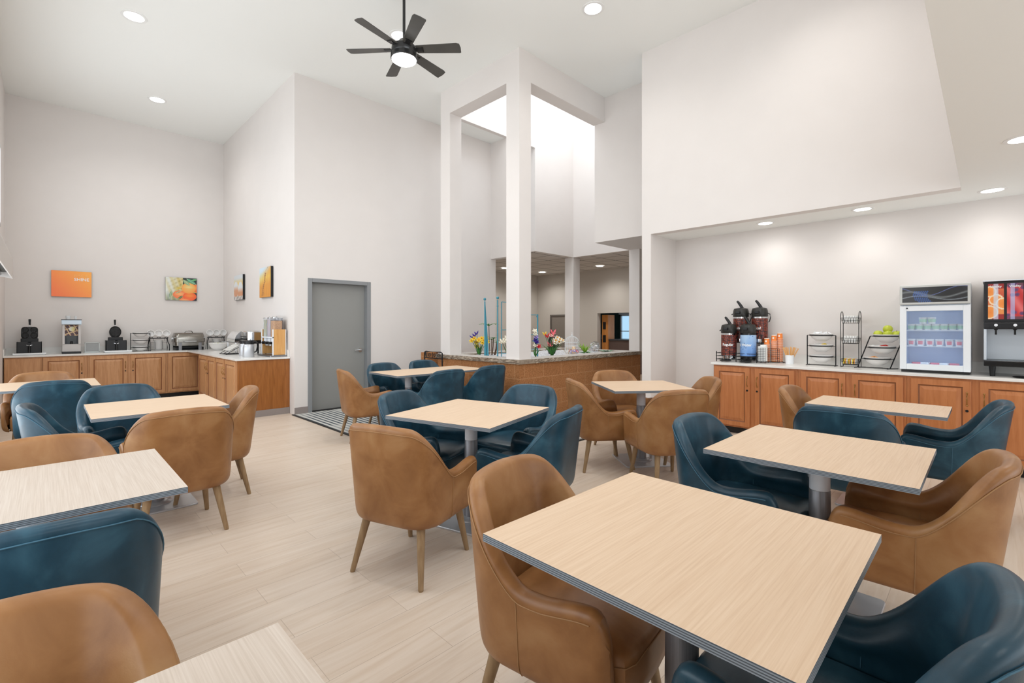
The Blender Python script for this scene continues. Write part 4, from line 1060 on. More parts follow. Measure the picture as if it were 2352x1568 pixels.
# orange paper cups
def p_cup(u, v): return (250, 140, 56)
ORC = mat('orange_cup', col(250, 140, 62), .5); ORW = mat('cup_white_rim', col(250, 240, 228), .5)
ch = thing('cup_holder', 'black wire holder round the stacked orange paper cups', 'holder', (6.86, 2.01, ZR), RZ)
b = MB()
for k in range(9): b.tube([(-.10+.025*k, -.07, .01), (-.10+.025*k, -.07, .19)], .0016, 5)
for k in range(8): b.tube([(-.10, -.07, .015+.025*k), (.10, -.07, .015+.025*k)], .0016, 5)
b.tube([(-.1, -.07, .008), (-.1, .09, .008), (.13, .09, .008), (.13, -.02, .008), (.12, -.05, .035)], .003, 6)
b.build('frame', BLACKM, ch, smooth=True)
for i, (dx, dy, n, lab) in enumerate(((-.062, -.035, 16, 'lowest orange paper cup stack, nearest the napkins'), (.012, .01, 19, 'middle orange paper cup stack'), (.070, .055, 21, 'tallest orange paper cup stack, right one'))):
    t = thing('paper_cup_stack', lab, 'cups', (6.86+dy, 2.01-dx, ZR+.01), RZ, 'stacked orange paper cups')
    b = MB(); c2 = MB()
    for k in range(n):
        z = .0142*k; b.lathe([(.033, z+.008), (.040, z+.020)], 22, caps=False); c2.lathe([(.0405, z+.0195), (.0415, z+.0215), (.0405, z+.0235), (.036, z+.0225)], 22, caps=False)
    z = .0142*n
    b.lathe([(.033, z), (.030, z+.08), (.0, z+.081)], 22)
    c2.lathe([(.0315, z+.079), (.0315, z+.088), (.0, z+.088)], 22)
    b.build('cup_wall', ORC, t, smooth=True); c2.build('rims', ORW, t, smooth=True)
    MB().box(-.009, .009, -.0345, -.0325, z+.035, z+.06).build('emblem', ORW, t)
# stirrers
o = MB().lathe([(.046, 0), (.050, .115), (.046, .115), (.042, .01), (0, .01)], 28).build('stirrer_cup', WHITEP, loc=(6.80, 1.795, ZR), smooth=True); tag(o, 'white cup holding the wooden stir sticks', 'cup')
STK = mat('birch_stick', col(234, 182, 120), .6)
for k in range(30):
    a = 2*PI*k/30*3.0; q = .014+.022*hsh(k); 
    d = Vector((math.cos(a)*(.12+.25*hsh(k, 2)), math.sin(a)*(.15+.35*hsh(k, 1)), 1)).normalized()
    p0 = Vector((6.80+q*math.cos(a)*.5, 1.795+q*math.sin(a)*.5, ZR+.02))
    o = MB().tube([(0, 0, 0), tuple(d*.20)], .004, 5).build('stir_stick', STK, loc=p0)
    tag(o, 'pale wooden stir stick fanned out in the white cup', 'stir stick', 'stir sticks in the white cup')
# bowl stands on the right
RB = bowl_rack((6.80, 1.447, ZR), RZ, .30, .372, 0, 'upright black wire stand of three white bowls beside the stir sticks', (.30, .65, 1.0), .125, 'upright bowl stand on the right counter',
    ['lowest white bowl of the upright stand', 'middle white bowl of the upright stand with packets', 'top white bowl of the upright stand, heaped with creamers'])
RB2 = bowl_rack((6.78, .868, ZR), RZ, .30, .372, .12, 'slanting black wire stand of three white bowls beside the fridge', (.30, .65, 1.0), .125, 'slanting bowl stand on the right counter',
    ['lowest white bowl of the slanting stand', 'middle white bowl of the slanting stand with red packets', 'top white bowl of the slanting stand, holding the apples'])
for i in range(14):
    a = i*2.4; q = .025*math.sqrt(i); z = .372-.002+.018*(i > 5)+.03*max(0, 1-q/.08)
    t = MB().lathe([(.012, 0), (.017, .016), (.019, .018), (0, .019)], 12).build('creamer_cup', WHITEP, loc=(6.80+q*math.cos(a)*.8, 1.447+q*math.sin(a), ZR+z), smooth=True)
    t.rotation_euler = (hsh(i)*1.2-.6, hsh(i, 3)*1.2-.6, 0); tag(t, 'small white creamer cup heaped in the top bowl', 'creamer', 'creamer cups in the top bowl')
YP = mat('yellow_packet', col(246, 214, 60), .6); RP = mat('red_packet', col(226, 60, 50), .6); OP = mat('orange_packet', col(244, 170, 90), .6)
def packet(loc, m, nm, label, grp, rz, tilt=.3):
    o = MB().box(-.03, .03, -.02, .02, -.003, .003).build(nm, m, loc=loc, bevel=.002); o.rotation_euler = (tilt, tilt*.6, rz); tag(o, label, 'packet', grp)
for i in range(5): packet((6.78+.022*hsh(i), 1.40+.022*i, ZR+.372*.65+.016+.006*(i % 2)), YP if i < 3 else PAPER, 'sugar_packet', ('yellow' if i < 3 else 'white')+' packet in the middle bowl of the upright stand', 'packets in the upright stand', i*1.3)
for i in range(5): packet((6.77+.02*hsh(i), .80+.03*i, ZR+.372*.65+.016+.006*(i % 2)), RP if i < 3 else PAPER, 'jam_packet', ('red' if i < 3 else 'white')+' packet in the middle bowl of the slanting stand', 'packets in the slanting stand', i*1.1)
for i in range(3): packet((6.76+.02*hsh(i), .89+.03*i, ZR+.372*.30+.014+.005*(i % 2)), OP, 'honey_packet', 'orange packet in the lowest bowl of the slanting stand', 'packets in the lowest slanting bowl', i*.7)
yA = .868-.06
for i, (dx, dy, dz, lab) in enumerate(((-.0, .078, .012, 'green apple at the left of the top bowl'), (-.035, -.015, .014, 'green apple at the front of the top bowl'), (-.0, -.088, .010, 'green apple at the right of the top bowl'), (.045, .0, .014, 'green apple at the back of the top bowl'), (.0, -.010, .072, 'topmost green apple of the pile'))):
    apple((6.78+dx, yA+dy, ZR+.372+dz+.008), .047, i*1.7, lab, 'green apples in the top bowl')
# wire basket tower
wt2 = thing('basket_tower', 'tall three-basket black wire tower between the two bowl stands', 'rack', (6.82, 1.150, ZR), RZ)
b = MB()
for sx in (-1, 1):
    x = sx*.088
    b.tube([(x, -.07, 0), (x, -.07, .60), (x, -.05, .645), (x, 0, .662), (x, .05, .645), (x, .07, .60), (x, .07, 0)], .004, 6)
b.tube([(-.088, -.07, .003), (-.088, .07, .003)], .004, 6).tube([(.088, -.07, .003), (.088, .07, .003)], .004, 6)
b.build('frame', BLACKM, wt2, smooth=True)
PK = [PAPER, PAPER, YP]
for k, z in enumerate((.52, .28, .03)):
    b = MB(); h = .065
    for zz, s_ in ((z+h, 1), (z+h*.5, .94), (z, .84)): b.tube([(-.085*s_, -.075*s_, zz), (.085*s_, -.075*s_, zz), (.085*s_, .075*s_, zz), (-.085*s_, .075*s_, zz)], .0022, 5, True)
    for j in range(8):
        x = -.085+.17*j/7
        b.tube([(x, -.075, z+h), (x*.84, -.063, z), (x*.84, .063, z), (x, .075, z+h)], .0015, 5)
    for j in range(5):
        y = -.075+.15*j/4; b.tube([(-.085, y, z+h), (-.0714, y*.84, z), (.0714, y*.84, z), (.085, y, z+h)], .0015, 5)
    b.build('basket', BLACKM, wt2, smooth=True)
    for i in range(9):
        xx = -.056+.014*i
        m = PAPER if k < 2 else (YP, OP, PAPER)[i % 3]
        p = Matrix.Translation((6.82, 1.150, ZR)) @ Matrix.Rotation(RZ, 4, 'Z') @ Vector((xx, .0, z+.055))
        o = MB().box(-.0062, .0062, -.06, .06, -.045, .036 if k < 2 else .014).build('tea_packet' if k < 2 else 'sweetener_packet', m, loc=p, bevel=.002); o.rotation_euler = (0, .1*(-1)**i, RZ)
        tag(o, ('white packet filed upright in the top wire basket', 'white packet filed upright in the middle wire basket', ('yellow', 'orange', 'white')[i % 3]+' packet in the lowest wire basket')[k], 'packet', ('packets in the top basket', 'packets in the middle basket', 'packets in the lowest basket')[k])
# ---------------------------------------------------------------- glass door fridge   local: x 0..w to the right, y 0 front
fg = thing('display_fridge', 'white countertop display fridge with a glass door and dark header sign', 'fridge', (6.50, .665, ZR), RZ)
W = .545; FW = mat('fridge_white', col(236, 240, 244), .35); FG = mat('fridge_liner', col(200, 214, 236), .5)
MB().box(.01, W-.01, .03, .50, .0, .03).build('plinth', BLACK, fg)
MB().box(0, .03, .045, .52, .03, .92).box(W-.03, W, .045, .52, .03, .92).box(.03, W-.03, .49, .52, .03, .92).box(.03, W-.03, .045, .49, .03, .075).box(.03, W-.03, .045, .49, .70, .92).build('housing', FW, fg, bevel=.004)
MB().box(.03, .034, .06, .49, .075, .70).box(W-.034, W-.03, .06, .49, .075, .70).box(.034, W-.034, .486, .49, .075, .70).box(.034, W-.034, .06, .486, .075, .079).build('liner', FG, fg)
dr = MB().box(0, .055, 0, .04, .03, .70).box(W-.055, W, 0, .04, .03, .70).box(.055, W-.055, 0, .04, .03, .09).box(.055, W-.055, 0, .04, .645, .70).build('door', FW, fg, bevel=.004)
MB().box(.055, W-.055, .016, .022, .09, .645).build('glass_pane', mat('fridge_glass', (.93, .96, 1, 1), .03, trans=.92, ior=1.2), dr)
MB().cyl((.06, 0, .675), (.06, -.006, .675), .008, n=12).build('lock', BLACK, dr, smooth=True)
MB().box(-.006, 0, .005, .035, .30, .42).build('handle', GREY, dr, bevel=.002)
MB().box(0, W, -.012, .045, .712, .915).build('header_frame', mat('header_silver', col(196, 196, 192), .35, .3), fg, bevel=.006)
def p_head(u, v):
    c = mixc((26, 26, 28), (60, 60, 62), .5+.5*math.sin(u*5+1))
    for (a0, am, ph, wd, cc) in ((.28, .14, 0, .05, (150, 160, 168)), (.72, .28, 2.2, .035, (110, 126, 190)), (.50, .2, .8, .10, (116, 122, 124))):
        d = abs(v-(a0+am*math.sin(u*6.2+ph)))
        if d < wd: c = mixc(cc, c, d/wd)
    if .17 < u-.35*(.5-v)**2 < .40 and abs(((u-.9*(1-v)*.25)*60) % 1-.5) < .16 and v < .75: c = (60, 110, 190)
    return c
painted('header_print', 90, 30, lambda u, v: (.022+(W-.044)*u, -.0125, .735+.158*v), p_head, fg)
l_ = bpy.data.lights.new('fridge_lamp', 'AREA'); l_.shape = 'RECTANGLE'; l_.size = .40; l_.size_y = .03; l_.energy = .38; l_.color = (.72, .84, 1)
lo = bpy.data.objects.new('fridge_lamp', l_); C.objects.link(lo); lo.parent = fg; lo.location = (W/2, .07, .69); lo.rotation_euler = (math.radians(25), 0, 0)
for z_ in (.262, .43):  # extra lamps added under the shelves to brighten the lower fridge
    l2 = lo.copy(); C.objects.link(l2); l2.parent = fg; l2.location = (W/2, .075, z_-.004)
for z in (.275, .442):
    MB().box(.036, W-.036, .07, .48, z-.004, z).box(.036, W-.036, .066, .072, z-.006, z+.004).build('shelf', mat('shelf_white_%d' % int(z*1000), col(222, 232, 246), .3), fg)
CUPW = mat('yogurt_cup', col(226, 230, 232), .4); LBG = mat('pale_green_label', col(170, 214, 190), .5); LBR = mat('pink_label', col(214, 110, 130), .5)
FM = Matrix.Translation((6.50, .665, ZR)) @ Matrix.Rotation(RZ, 4, 'Z')
def yog(x, y, z, lab, label, grp, h=.066):
    t = thing('yogurt_cup', label, 'yogurt cup', FM @ Vector((x, y, z)), RZ, grp)
    MB().lathe([(.027, 0), (.034, h), (.036, h+.002), (0, h+.003)], 18).build('cup', CUPW, t, smooth=True)
    painted('label', 12, 2, lambda u, v: ((.0288+.004*v)*math.cos(PI+PI*u)*1.02, (.0288+.004*v)*math.sin(PI+PI*u)*1.02, h*.25+h*.5*v), (lambda u, v: (170, 214, 190)) if lab == 'g' else (lambda u, v: (222, 120, 140) if .3 < u < .7 else (232, 226, 230)), t)
for i in range(7):
    yog(.085+.065*i, .13, .442, 'g', 'white yogurt cup with a pale green label on the top fridge shelf', 'yogurt cups on the top fridge shelf')
for i in range(4): yog(.11+.07*i, .12, .442+.070, 'g', 'white yogurt cup stacked on the others on the top fridge shelf', 'stacked yogurt cups in the fridge') if i in (1, 2) else None
for i in range(6):
    yog(.085+.075*i, .12, .275, 'r', 'white yogurt cup with a pink label on the middle fridge shelf', 'yogurt cups on the middle fridge shelf', .072)
for i in range(5):
    o = MB().box(-.035, .035, -.03, .03, 0, .022).build('butter_tub', CUPW if i % 2 else LBR, loc=FM @ Vector((.12+.075*i, .16, .079)), bevel=.004); o.rotation_euler = (0, 0, RZ+.2*(-1)**i)
    tag(o, ('white' if i % 2 else 'pink')+' flat carton on the fridge floor', 'carton', 'cartons on the fridge floor')
# ---------------------------------------------------------------- juice dispenser
jd = thing('juice_dispenser', 'black juice dispenser with picture panels at the right picture edge', 'dispenser', (6.56, .030, ZR), RZ)
JW = .60
MB().box(0, JW, .02, .42, .52, .925).box(0, JW, -.01, .02, .46, .525).build('head', mat('dispenser_black', col(24, 26, 30), .35), jd, bevel=.008)
MB().box(-.006, JW+.006, .0, .43, .925, .935).build('top_plate', ALU, jd)
MB().box(0, .02, .0, .42, .155, .46).box(.02, JW, .20, .42, .155, .46).build('splash_panel', mat('dispenser_pale_panel', col(206, 214, 222), .3, .2), jd, bevel=.004)
MB().box(0, JW, -.06, .42, .10, .155).build('drip_tray', BLACKG, jd, bevel=.006)
for x in (.06, JW-.06):
    for y in (.02, .36): MB().tube([(x, y, .10), (x, y, .0)], .026, 12, False, .018).build('foot', BLACK, jd, smooth=True)
def p_j1(u, v):
    c = mixc((206, 90, 60), (236, 150, 80), .5+.5*math.sin(v*7))
    if v > .86 or v < .14: c = (158, 42, 40)
    for (cx, cy, r) in ((.5, .55, .42), (.95, .44, .42), (.1, .2, .5), (.1, .78, .4)):
        d = math.hypot(u-cx, (v-cy)*2.9)
        if d < r: c = mixc((240, 140, 60), (250, 160, 80), d/r)
        if abs(d-r) < .05: c = (250, 226, 190)
    if .34 < u < .66: c = mixc(c, (206, 220, 244), .75)
    return c
def p_j2(u, v):
    c = mixc((196, 46, 50), (226, 110, 110), .5+.5*math.sin(u*6+v*9))
    if v > .9 or v < .08: c = (110, 66, 80)
    for k in range(11):
        cx, cy = hsh(k), hsh(k, 5); d = math.hypot(u-cx, (v-cy)*2.9)
        if d < .16: c = mixc((70, 70, 110), (150, 60, 100), d/.16)
    if .22 < u < .50: c = mixc(c, (180, 196, 240), .7)
    return c
def p_j3(u, v): return mixc((226, 228, 240), (238, 232, 222), u*1.2)
for k, fn in enumerate((p_j1, p_j2, p_j3)):
    x0 = .030+.128*k; w_ = .108 if k < 2 else .25
    painted('picture_panel', 30, 60, lambda u, v: (x0+w_*u, .0195, .555+.345*v), fn, jd)
MR = Matrix.Rotation(PI/2, 4, 'X')
for k in (0, 1): text('lettering', 'Vitality', .028, TXT, jd, M=Matrix.Translation((.084+.128*k, .018, .872)) @ MR, bold=.0006)
for i, ch_ in enumerate('WATER'): text('lettering', ch_, .036, TXTG, jd, M=Matrix.Translation((.335, .018, .825-.034*i)) @ MR)
for k in range(4):
    x = .084+.128*k
    if x < JW-.03:
        MB().cyl((x, -.01, .497), (x, -.02, .497), .013, n=16).build('push_button', ALU, jd, smooth=True)
        MB().box(x-.008, x+.008, .03, .05, .405, .46).box(x-.014, x+.014, .02, .08, .45, .52).build('nozzle', BLACKG, jd, bevel=.003)
MB().lathe([(.10, 0), (.11, .008), (.10, .012), (0, .010)], 28).build('black_lid', BLACK, loc=(6.55, -.27, ZR), smooth=True); tag(bpy.data.objects['black_lid'], 'flat black round lid lying under the juice dispenser', 'lid')

# ================================================================ PLANTER
pl = thing('brick_planter', 'waist-high split-face brick planter with a rough stone cap in the middle of the room', 'planter', (0, 0, 0))
MB().box(4.83, 4.98, 4.73, 6.70, 0, .862).box(4.98, 8.17, 4.73, 4.88, 0, .862).box(4.98, 8.17, 6.55, 6.70, 0, .862).box(8.02, 8.17, 4.88, 6.55, 0, .862).build('brick_wall', BRICK, pl)
def cap(x0, x1, y0, y1, outs, name='stone_cap'):
    """stone slab; rough split edge on the sides named in outs"""
    b = MB(); z0, z1 = .862, .925; nx = max(2, int((x1-x0)/.03)); ny = max(2, int((y1-y0)/.03))
    b.mi(1).add([(x0, y0, z1), (x1, y0, z1), (x1, y1, z1), (x0, y1, z1)], [(0, 1, 2, 3)])
    b.mi(0).add([(x0, y0, z0), (x1, y0, z0), (x1, y1, z0), (x0, y1, z0)], [(3, 2, 1, 0)])
    def side(a, c, n, nrm, rough):
        v = []
        for j in range(6):
            for i in range(n+1):
                p = Vector(a).lerp(Vector(c), i/n); z = z0+(z1-z0)*j/5
                d = 0 if (not rough or j == 5) else (random.random()*.022-.008)*(1 if 0 < i < n else 0)+.004*math.sin(j)
                v.append((p.x+nrm[0]*d, p.y+nrm[1]*d, z))
        b.add(v, [(j*(n+1)+i, j*(n+1)+i+1, (j+1)*(n+1)+i+1, (j+1)*(n+1)+i) for j in range(5) for i in range(n)])
    side((x0, y0), (x1, y0), nx, (0, -1), 's' in outs); side((x1, y1), (x0, y1), nx, (0, 1), 'n' in outs)
    side((x0, y1), (x0, y0), ny, (-1, 0), 'w' in outs); side((x1, y0), (x1, y1), ny, (1, 0), 'e' in outs)
    b.build(name, [STONE, STONET], pl)
cap(4.80, 5.13, 4.70, 6.73, 'w'); cap(5.13, 8.174, 4.70, 5.03, 's'); cap(5.13, 8.174, 6.40, 6.73, 'n'); cap(7.90, 8.174, 5.03, 6.40, 'e')
b = MB(); nx, ny = 110, 56
vv = [(5.10+2.84*i/nx, 5.0+1.42*j/ny, .890+.016*random.random()+.012*math.sin(i*.2)*math.sin(j*.3)) for j in range(ny+1) for i in range(nx+1)]
b.add(vv, [(j*(nx+1)+i, j*(nx+1)+i+1, (j+1)*(nx+1)+i+1, (j+1)*(nx+1)+i) for j in range(ny) for i in range(nx)])
g = b.build('white_gravel', GRAVEL); tag(g, 'bed of white gravel filling the brick planter', 'gravel', kind='stuff')
ZG = .905
# trellis
tr = thing('garden_trellis', 'turquoise metal trellis with ball-topped posts standing in the planter', 'trellis', (5.25, 5.64, ZG))
b = MB().tube([(0, .30, -.01), (-.005, .31, .92)], .022, 8, False, .010).tube([(.03, .27, -.01), (.0, .31, .86)], .018, 8, False, .008)
b.ball((-.005, .31, .955), .024, 14, 10)
b.build('post', TURQ, tr, smooth=True)
MB().tube([(0, 0, -.01), (0, 0, .93)], .011, 8).ball((0, 0, .965), .024, 14, 10).ball((0, 0, .83), .016, 10, 8).build('post', TURQ, tr, smooth=True)
MB().tube([(.045, -.045, -.01), (.045, -.045, .90)], .008, 8).build('post', TURQ, tr, smooth=True)
MB().tube([(.22, -.26, -.01), (.22, -.26, .88)], .008, 8).build('post', TURQ, tr, smooth=True)
MB().tube([(.62, -.32, -.01), (.62, -.32, .70)], .012, 8).ball((.63, -.30, .665), .016, 10, 8).build('post', TURQ, tr, smooth=True)
MB().tube([(.38, -.36, -.01), (.38, -.36, .30)], .009, 8).build('post', TURQ, tr, smooth=True)
b = MB()
for z in (.90, .44, .06): b.tube([(.045, -.045, z), (.22, -.26, z-.03 if z > .5 else z)], .006, 6)
for z in (.69, .36, .12): b.tube([(.22, -.26, z), (.62, -.32, z)], .006, 6)
b.tube([(.44, -.36, .26), (.52, -.345, .25), (.60, -.33, .18), (.62, -.32, .08)], .007, 6)
b.build('crossbar', TURQ, tr, smooth=True)
# flowers
def petal_flower(M, r, n, mp, mc, parent, cup=.3):
    b = MB(); b.T = M
    for k in range(n):
        a = 2*PI*k/n; ca, sa = math.cos(a), math.sin(a); b2 = []
        for (d, wd, z) in ((.1, .10, 0), (.55, .34, cup*.5), (1.0, .05, cup)):
            b2 += [(r*(d*ca-wd*sa), r*(d*sa+wd*ca), r*z), (r*(d*ca+wd*sa), r*(d*sa-wd*ca), r*z)]
        b.add(b2, [(0, 1, 3, 2), (2, 3, 5, 4)])
    f = b.build('petals', mp, parent, smooth=True); s_ = f.modifiers.new('thickness', 'SOLIDIFY'); s_.thickness = .0016
    c2 = MB(); c2.T = M; c2.lathe([(r*.16, 0), (r*.22, r*.25), (r*.30, r*.38), (r*.20, r*.30), (0, r*.05)], 12, caps=False); c2.build('trumpet', mc, f, smooth=True)
    return f
def orient(p, d):
    d = Vector(d).normalized(); q = Vector((0, 0, 1)).rotation_difference(d); return Matrix.Translation(p) @ q.to_matrix().to_4x4()
def blade(b, p, dirv, ln, wd, droop, n=6):
    p = Vector(p); d = Vector(dirv).normalized(); side = d.cross(Vector((0, 0, 1)))
    if side.length < .05: side = Vector((1, 0, 0))
    side.normalize(); v = []
    for i in range(n+1):
        t = i/n; q = p+d*ln*t+Vector((0, 0, -droop*ln*t*t)); w_ = wd*math.sin(PI*min(.98, .12+.86*t))
        v += [q-side*w_, q+Vector((0, 0, wd*.25)), q+side*w_]
    b.add(v, [(3*i, 3*i+1, 3*i+4, 3*i+3) for i in range(n)]+[(3*i+1, 3*i+2, 3*i+5, 3*i+4) for i in range(n)])
def bunch(name, label, cat, x, y, heads, leaves, lh, spread, group=None, leafm=LEAF):
    t = thing(name, label, cat, (x, y, ZG), 0, group)
    st = MB()
    for (hx, hy, hz, r, n, mp, mc, cup) in heads:
        st.tube([(hx*.1, hy*.1, -.01), (hx*.5, hy*.5, hz*.55), (hx, hy, hz)], .004, 6)
        d = Vector((hx-.35, hy-.35, .35+hz*.3)); petal_flower(orient((hx, hy, hz), d), r*1.25, n, mp, mc, t, cup)
    st.build('stems', STEM, t, smooth=True)
    lf = MB()
    for i in range(leaves):
        a = i*2.4; blade(lf, (0, 0, 0), (math.cos(a)*spread, math.sin(a)*spread, 1), lh*(.7+.5*hsh(i)), .010, .15)
    o = lf.build('leaves', leafm, t, smooth=True); s_ = o.modifiers.new('thickness', 'SOLIDIFY'); s_.thickness = .001
    return t
def rot45(lat, dep): # lateral (image right) and depth offsets -> x,y
    return lat*.711+dep*.703, -lat*.703+dep*.711
H = []
for i, (l, z) in enumerate(((-.085, .215), (-.055, .25), (-.03, .19), (0, .23), (.03, .25), (.055, .22), (.08, .26), (.095, .20), (-.025, .13), (.045, .19))):
    dx, dy = rot45(l*1.5, .03*(-1)**i); H.append((dx, dy, z*1.15, .042, 6, YELLOW, ORANGEP, .15))
for l, z in ((-.055, .33), (-.03, .36), (-.085, .30)):
    dx, dy = rot45(l*1.3, .02); H.append((dx, dy, z, .035, 3, PURPLE, PURPLE, 1.3))
bunch('daffodil_bunch', 'bunch of yellow daffodils with purple irises at the left of the planter', 'flowers', 5.33, 6.20, H, 14, .22, .35)
H = []
for i, (l, z) in enumerate(((-.10, .24), (-.06, .25), (-.03, .29), (.0, .31), (.03, .30), (.05, .26), (.01, .24))):
    dx, dy = rot45(l, .02*(-1)**i); H.append((dx, dy, z, .045, 5, CREAM, CREAM, .9))
bunch('white_lily_bunch', 'bunch of white lilies beside the left face of the centre column', 'flowers', 5.19, 5.32, H, 10, .22, .4)
H = []
for i, (l, z, r, mp, n, cup) in enumerate(((-.09, .30, .036, YELLOW, 4, 1.3), (-.06, .27, .040, RED, 4, 1.3), (.02, .32, .05, PINK, 4, 1.1), (.0, .28, .045, PINK, 4, 1.1), (-.02, .14, .05, PINK, 4, 1.1), (-.01, .30, .036, CREAM, 5, .2), (.03, .23, .04, CREAM, 6, .15),
        (.055, .22, .042, CREAM, 6, .15), (.08, .26, .042, CREAM, 6, .15), (.11, .24, .042, CREAM, 6, .15), (.13, .21, .04, CREAM, 6, .15), (.10, .20, .04, CREAM, 6, .15), (.15, .22, .04, CREAM, 6, .15), (.05, .19, .04, CREAM, 6, .15))):
    dx, dy = rot45(l*1.25, .02*(-1)**i); H.append((dx, dy, z*1.15, r, n, mp, ORANGEP if mp is CREAM and cup < .2 else mp, cup))
bunch('mixed_flower_bunch', 'bunch of red, pink and yellow tulips with white daffodils right of the column', 'flowers', 6.15, 5.25, H, 22, .26, .75)
H = []
for i, (l, z, mp) in enumerate(((-.01, .42, CREAM), (.0, .37, CREAM), (.01, .32, LILAC), (.0, .27, PURPLE), (.02, .24, PURPLE), (.0, .19, CREAM), (.05, .17, RED))):
    dx, dy = rot45(l, .0); H.append((dx, dy, z, .036, 5, mp, mp, .5))
bunch('orchid_spray', 'white and purple orchid spray right beside the centre column', 'flowers', 5.62, 5.14, H, 6, .20, .5)
# bamboo canes with tufts
bp = thing('lucky_bamboo', 'leafy green bamboo canes behind the turquoise post', 'plant', (5.52, 6.08, ZG))
b = MB(); lf = MB()
for i, (dx, dy, h, r) in enumerate(((0, 0, .28, .007), (.06, .03, .30, .008), (.10, -.02, .24, .010), (-.04, .02, .52, .006), (.12, .02, .22, .007))):
    b.tube([(dx*.6, dy, -.01), (dx, dy, h*.5), (dx*1.2, dy*1.1, h)], r, 7)
    for k in range(7):
        a = k*2.4+i; blade(lf, (dx*1.2, dy*1.1, h-.02), (math.cos(a), math.sin(a), .8), .11 if i != 3 else .22, .010 if i != 3 else .016, .5)
b.build('cane', BARK, bp, smooth=True); o = lf.build('leaves', LEAF, bp, smooth=True); o.modifiers.new('thickness', 'SOLIDIFY').thickness = .001
# bottle vase
o = MB().lathe([(.06, 0), (.075, .05), (.075, .20), (.06, .27), (.028, .34), (.022, .42), (.026, .43), (0, .43)], 24).build('bottle_vase', BLACKG, loc=(6.60, 5.63, ZG-.005), smooth=True); tag(o, 'black long-necked bottle vase behind the tulips', 'vase')
# bird cage
bc = thing('bird_cage', 'white wire bird cage with a domed top standing on the gravel', 'bird cage', (7.18, 5.62, ZG))
b = MB(); R_ = .135
for z in (.01, .12, .19): b.tube([(R_*math.cos(2*PI*i/28), R_*math.sin(2*PI*i/28), z) for i in range(28)], .004, 6, True)
for k in range(20):
    a = 2*PI*k/20
    b.tube([(R_*math.cos(a), R_*math.sin(a), 0)]+[(R_*math.cos(q)*math.cos(a), R_*math.cos(q)*math.sin(a), .19+.12*math.sin(q)) for q in [PI/2*j/6 for j in range(7)]], .0024, 5)
b.ball((0, 0, .325), .018, 10, 8).tube([(.02*math.cos(2*PI*i/14), 0, .36+.02*math.sin(2*PI*i/14)) for i in range(14)], .003, 5, True)
b.build('wire_cage', WHITEP, bc, smooth=True); MB().lathe([(.138, 0), (.138, .014), (0, .016)], 28).build('base', WHITEP, bc, smooth=True)
cn = thing('pillar_candle', 'short cream pillar candle wreathed with small lilac flowers', 'candle', (6.98, 5.42, ZG))
MB().lathe([(.035, -.005), (.035, .115), (.03, .12), (.01, .112), (0, .112)], 20).build('wax', mat('cream_wax', col(246, 216, 178), .5), cn, smooth=True)
for i in range(8):
    a = i*PI/4; petal_flower(orient((.075*math.cos(a), .075*math.sin(a), .03+.012*(i % 2)), (math.cos(a), math.sin(a), .8)), .036, 6, LILAC if i % 3 else PINK, CREAM, cn, .4)
def grass(name, label, x, y, n, ln, wd, droop, m, up=1.2, tw=None):
    b = MB()
    for i in range(n):
        a = i*2.4; blade(b, (.01*math.cos(a), .01*math.sin(a), -.01), (math.cos(a), math.sin(a), up*(.6+.8*hsh(i, n))), ln*(.7+.5*hsh(i)), wd, droop)
    o = b.build(name, m, loc=(x, y, ZG), smooth=True); o.modifiers.new('thickness', 'SOLIDIFY').thickness = .0012
    return tag(o, label, 'plant')
grass('spiky_plant', 'lime green spiky plant right of the bird cage', 7.30, 5.40, 13, .25, .013, .15, LEAFL, 2.0)
grass('broadleaf_plant', 'low dark green leafy rosette under the lime green plant', 7.24, 5.34, 9, .14, .018, .35, LEAF, .6)
grass('succulent_plant', 'grey-green succulent near the right end of the planter', 7.72, 5.20, 30, .13, .016, .30, LEAFG, .7)
grass('dry_grass_tuft', 'dry straw-coloured grass tuft left of the bird cage', 6.72, 5.36, 10, .26, .003, .10, mat('dry_straw', col(196, 176, 140), .8), 1.0)
wo = MB(); R_ = .10
for k in range(7):
    M = Matrix.Rotation(k*.9, 3, 'X') @ Matrix.Rotation(k*1.7, 3, 'Z'); wo.tube([tuple(M @ Vector((R_*math.cos(2*PI*i/24), R_*math.sin(2*PI*i/24), 0))) for i in range(24)], .005, 6, True)
o = wo.build('wire_orb', CHROME, loc=(7.62, 5.40, ZG+.10), smooth=True); tag(o, 'silvery wire orb ornament behind the spiky plant', 'ornament')
# bench beside the planter
bn = thing('metal_bench', 'black metal bench with a scrollwork back at the left end of the planter', 'bench', (4.64, 6.82, 0), RZ); bn.scale = (1, -1, 1)
b = MB()
b.tube([(-.16, -.10, 0), (-.16, -.10, .88), (-.15, -.10, .955), (-.12, -.10, .965), (.32, -.10, .965), (.36, -.10, .95), (.36, -.10, .0)], .011, 8)
b.tube([(-.12, -.10, .96), (-.11, -.10, .86)], .012, 8)
b.tube([(-.16, -.10, .855), (.36, -.10, .855)], .008, 8)
for cx in (.0, .14, .27):
    b.tube([(cx+.040*(1-i/20)*math.cos(i*.55), -.10, .905+.040*(1-i/20)*math.sin(i*.55)) for i in range(17)], .0055, 6)
    b.tube([(cx-.06, -.10, .86), (cx-.055, -.10, .91), (cx-.06, -.10, .955)], .006, 6)
b.build('frame', BLACKM, bn, smooth=True)
MB().box(-.15, .35, -.10, .30, .42, .45).build('seat', wood('bench_slats', col(150, 90, 50), col(180, 116, 70)), bn, bevel=.004)
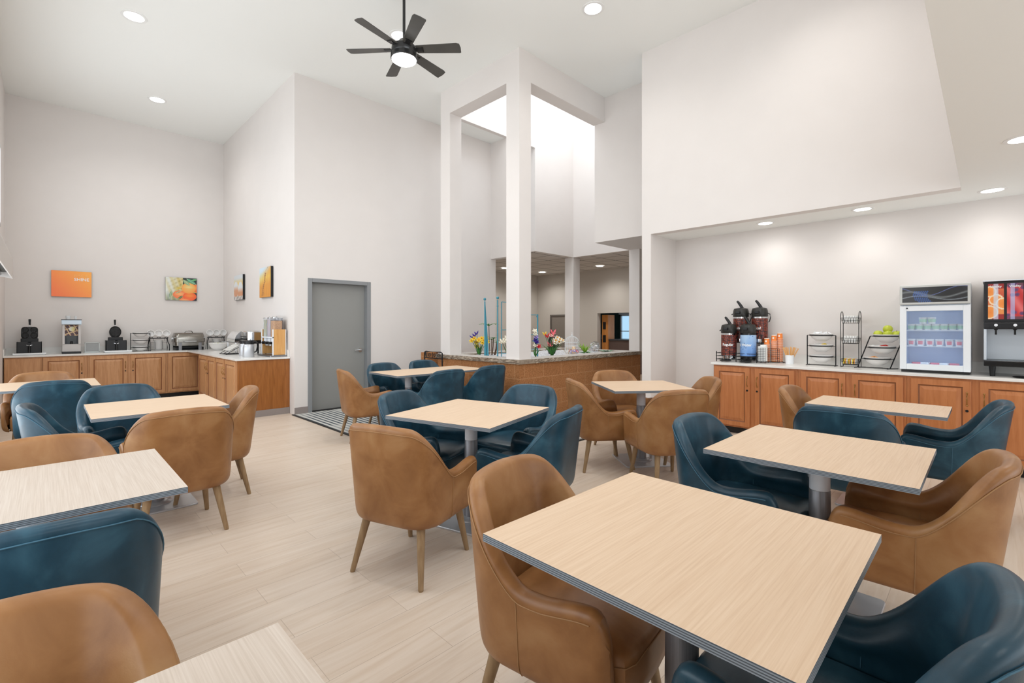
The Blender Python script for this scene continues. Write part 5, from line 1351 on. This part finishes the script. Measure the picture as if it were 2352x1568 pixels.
for x in (-.14, .34): MB().box(x-.012, x+.012, .26, .285, 0, .42).build('leg', BLACKM, bn)
pr = MB().box(4.86, 5.10, 7.07, 7.27, 0, .93).build('brick_pier', BRICK, bevel=.004); tag(pr, 'small square brick pier behind the black bench', 'pier')
# ---------------------------------------------------------------- office and lobby pieces
dk = thing('reception_desk', 'low dark counter seen through the lobby opening', 'desk', (12.25, 8.0, 0))
MB().box(0, .6, -1.6, .5, 0, .96).build('body', mat('dark_desk', col(96, 78, 72), .5), dk); MB().box(-.03, .62, -1.62, .52, .96, 1.0).build('top', mat('desk_top', col(64, 66, 70), .3), dk, bevel=.004)
oc = thing('office_chair', 'black office chair in the dark room beyond the lobby', 'chair', (12.9, 7.85, 0), 0)
oc.location = (13.2, 8.92, 0); oc.rotation_euler = (0, 0, -PI/2-.3)
MB().box(-.05, .05, -.24, .24, .55, 1.15).build('backrest', BLACK, oc, bevel=.04).rotation_euler = (0, -.12, 0)
MB().box(.0, .5, -.24, .24, .5, .58).build('seat', BLACK, oc, bevel=.03)
MB().tube([(.25, 0, .1), (.25, 0, .5)], .03, 10).build('column', CHROME, oc, smooth=True)
b = MB()
for k in range(5): a = 2*PI*k/5; b.tube([(.25, 0, .10), (.25+.3*math.cos(a), .3*math.sin(a), .03)], .02, 8)
b.build('base', BLACK, oc)
bs = thing('wooden_shelf', 'tall orange wood cabinet edge inside the dark room', 'cabinet', (12.2, 8.36, 0))
MB().box(0, .35, -.20, .02, 0, 1.74).build('body', wood('amber_wood', col(190, 120, 56), col(214, 146, 78)), bs)
for z in (.9, 1.3): MB().box(-.01, .0, -.12, -.02, z, z+.22).build('dark_panel', BLACK, bs)
tb = MB().box(-.3, .3, -.5, .5, .93, .96).box(-.25, -.2, -.45, -.4, 0, .93).box(-.25, -.2, .4, .45, 0, .93).box(.2, .25, -.45, -.4, 0, .93).box(.2, .25, .4, .45, 0, .93).build('side_table', BLACK, loc=(14.0, 8.5, 0)); tag(tb, 'small dark table before the office window', 'table')
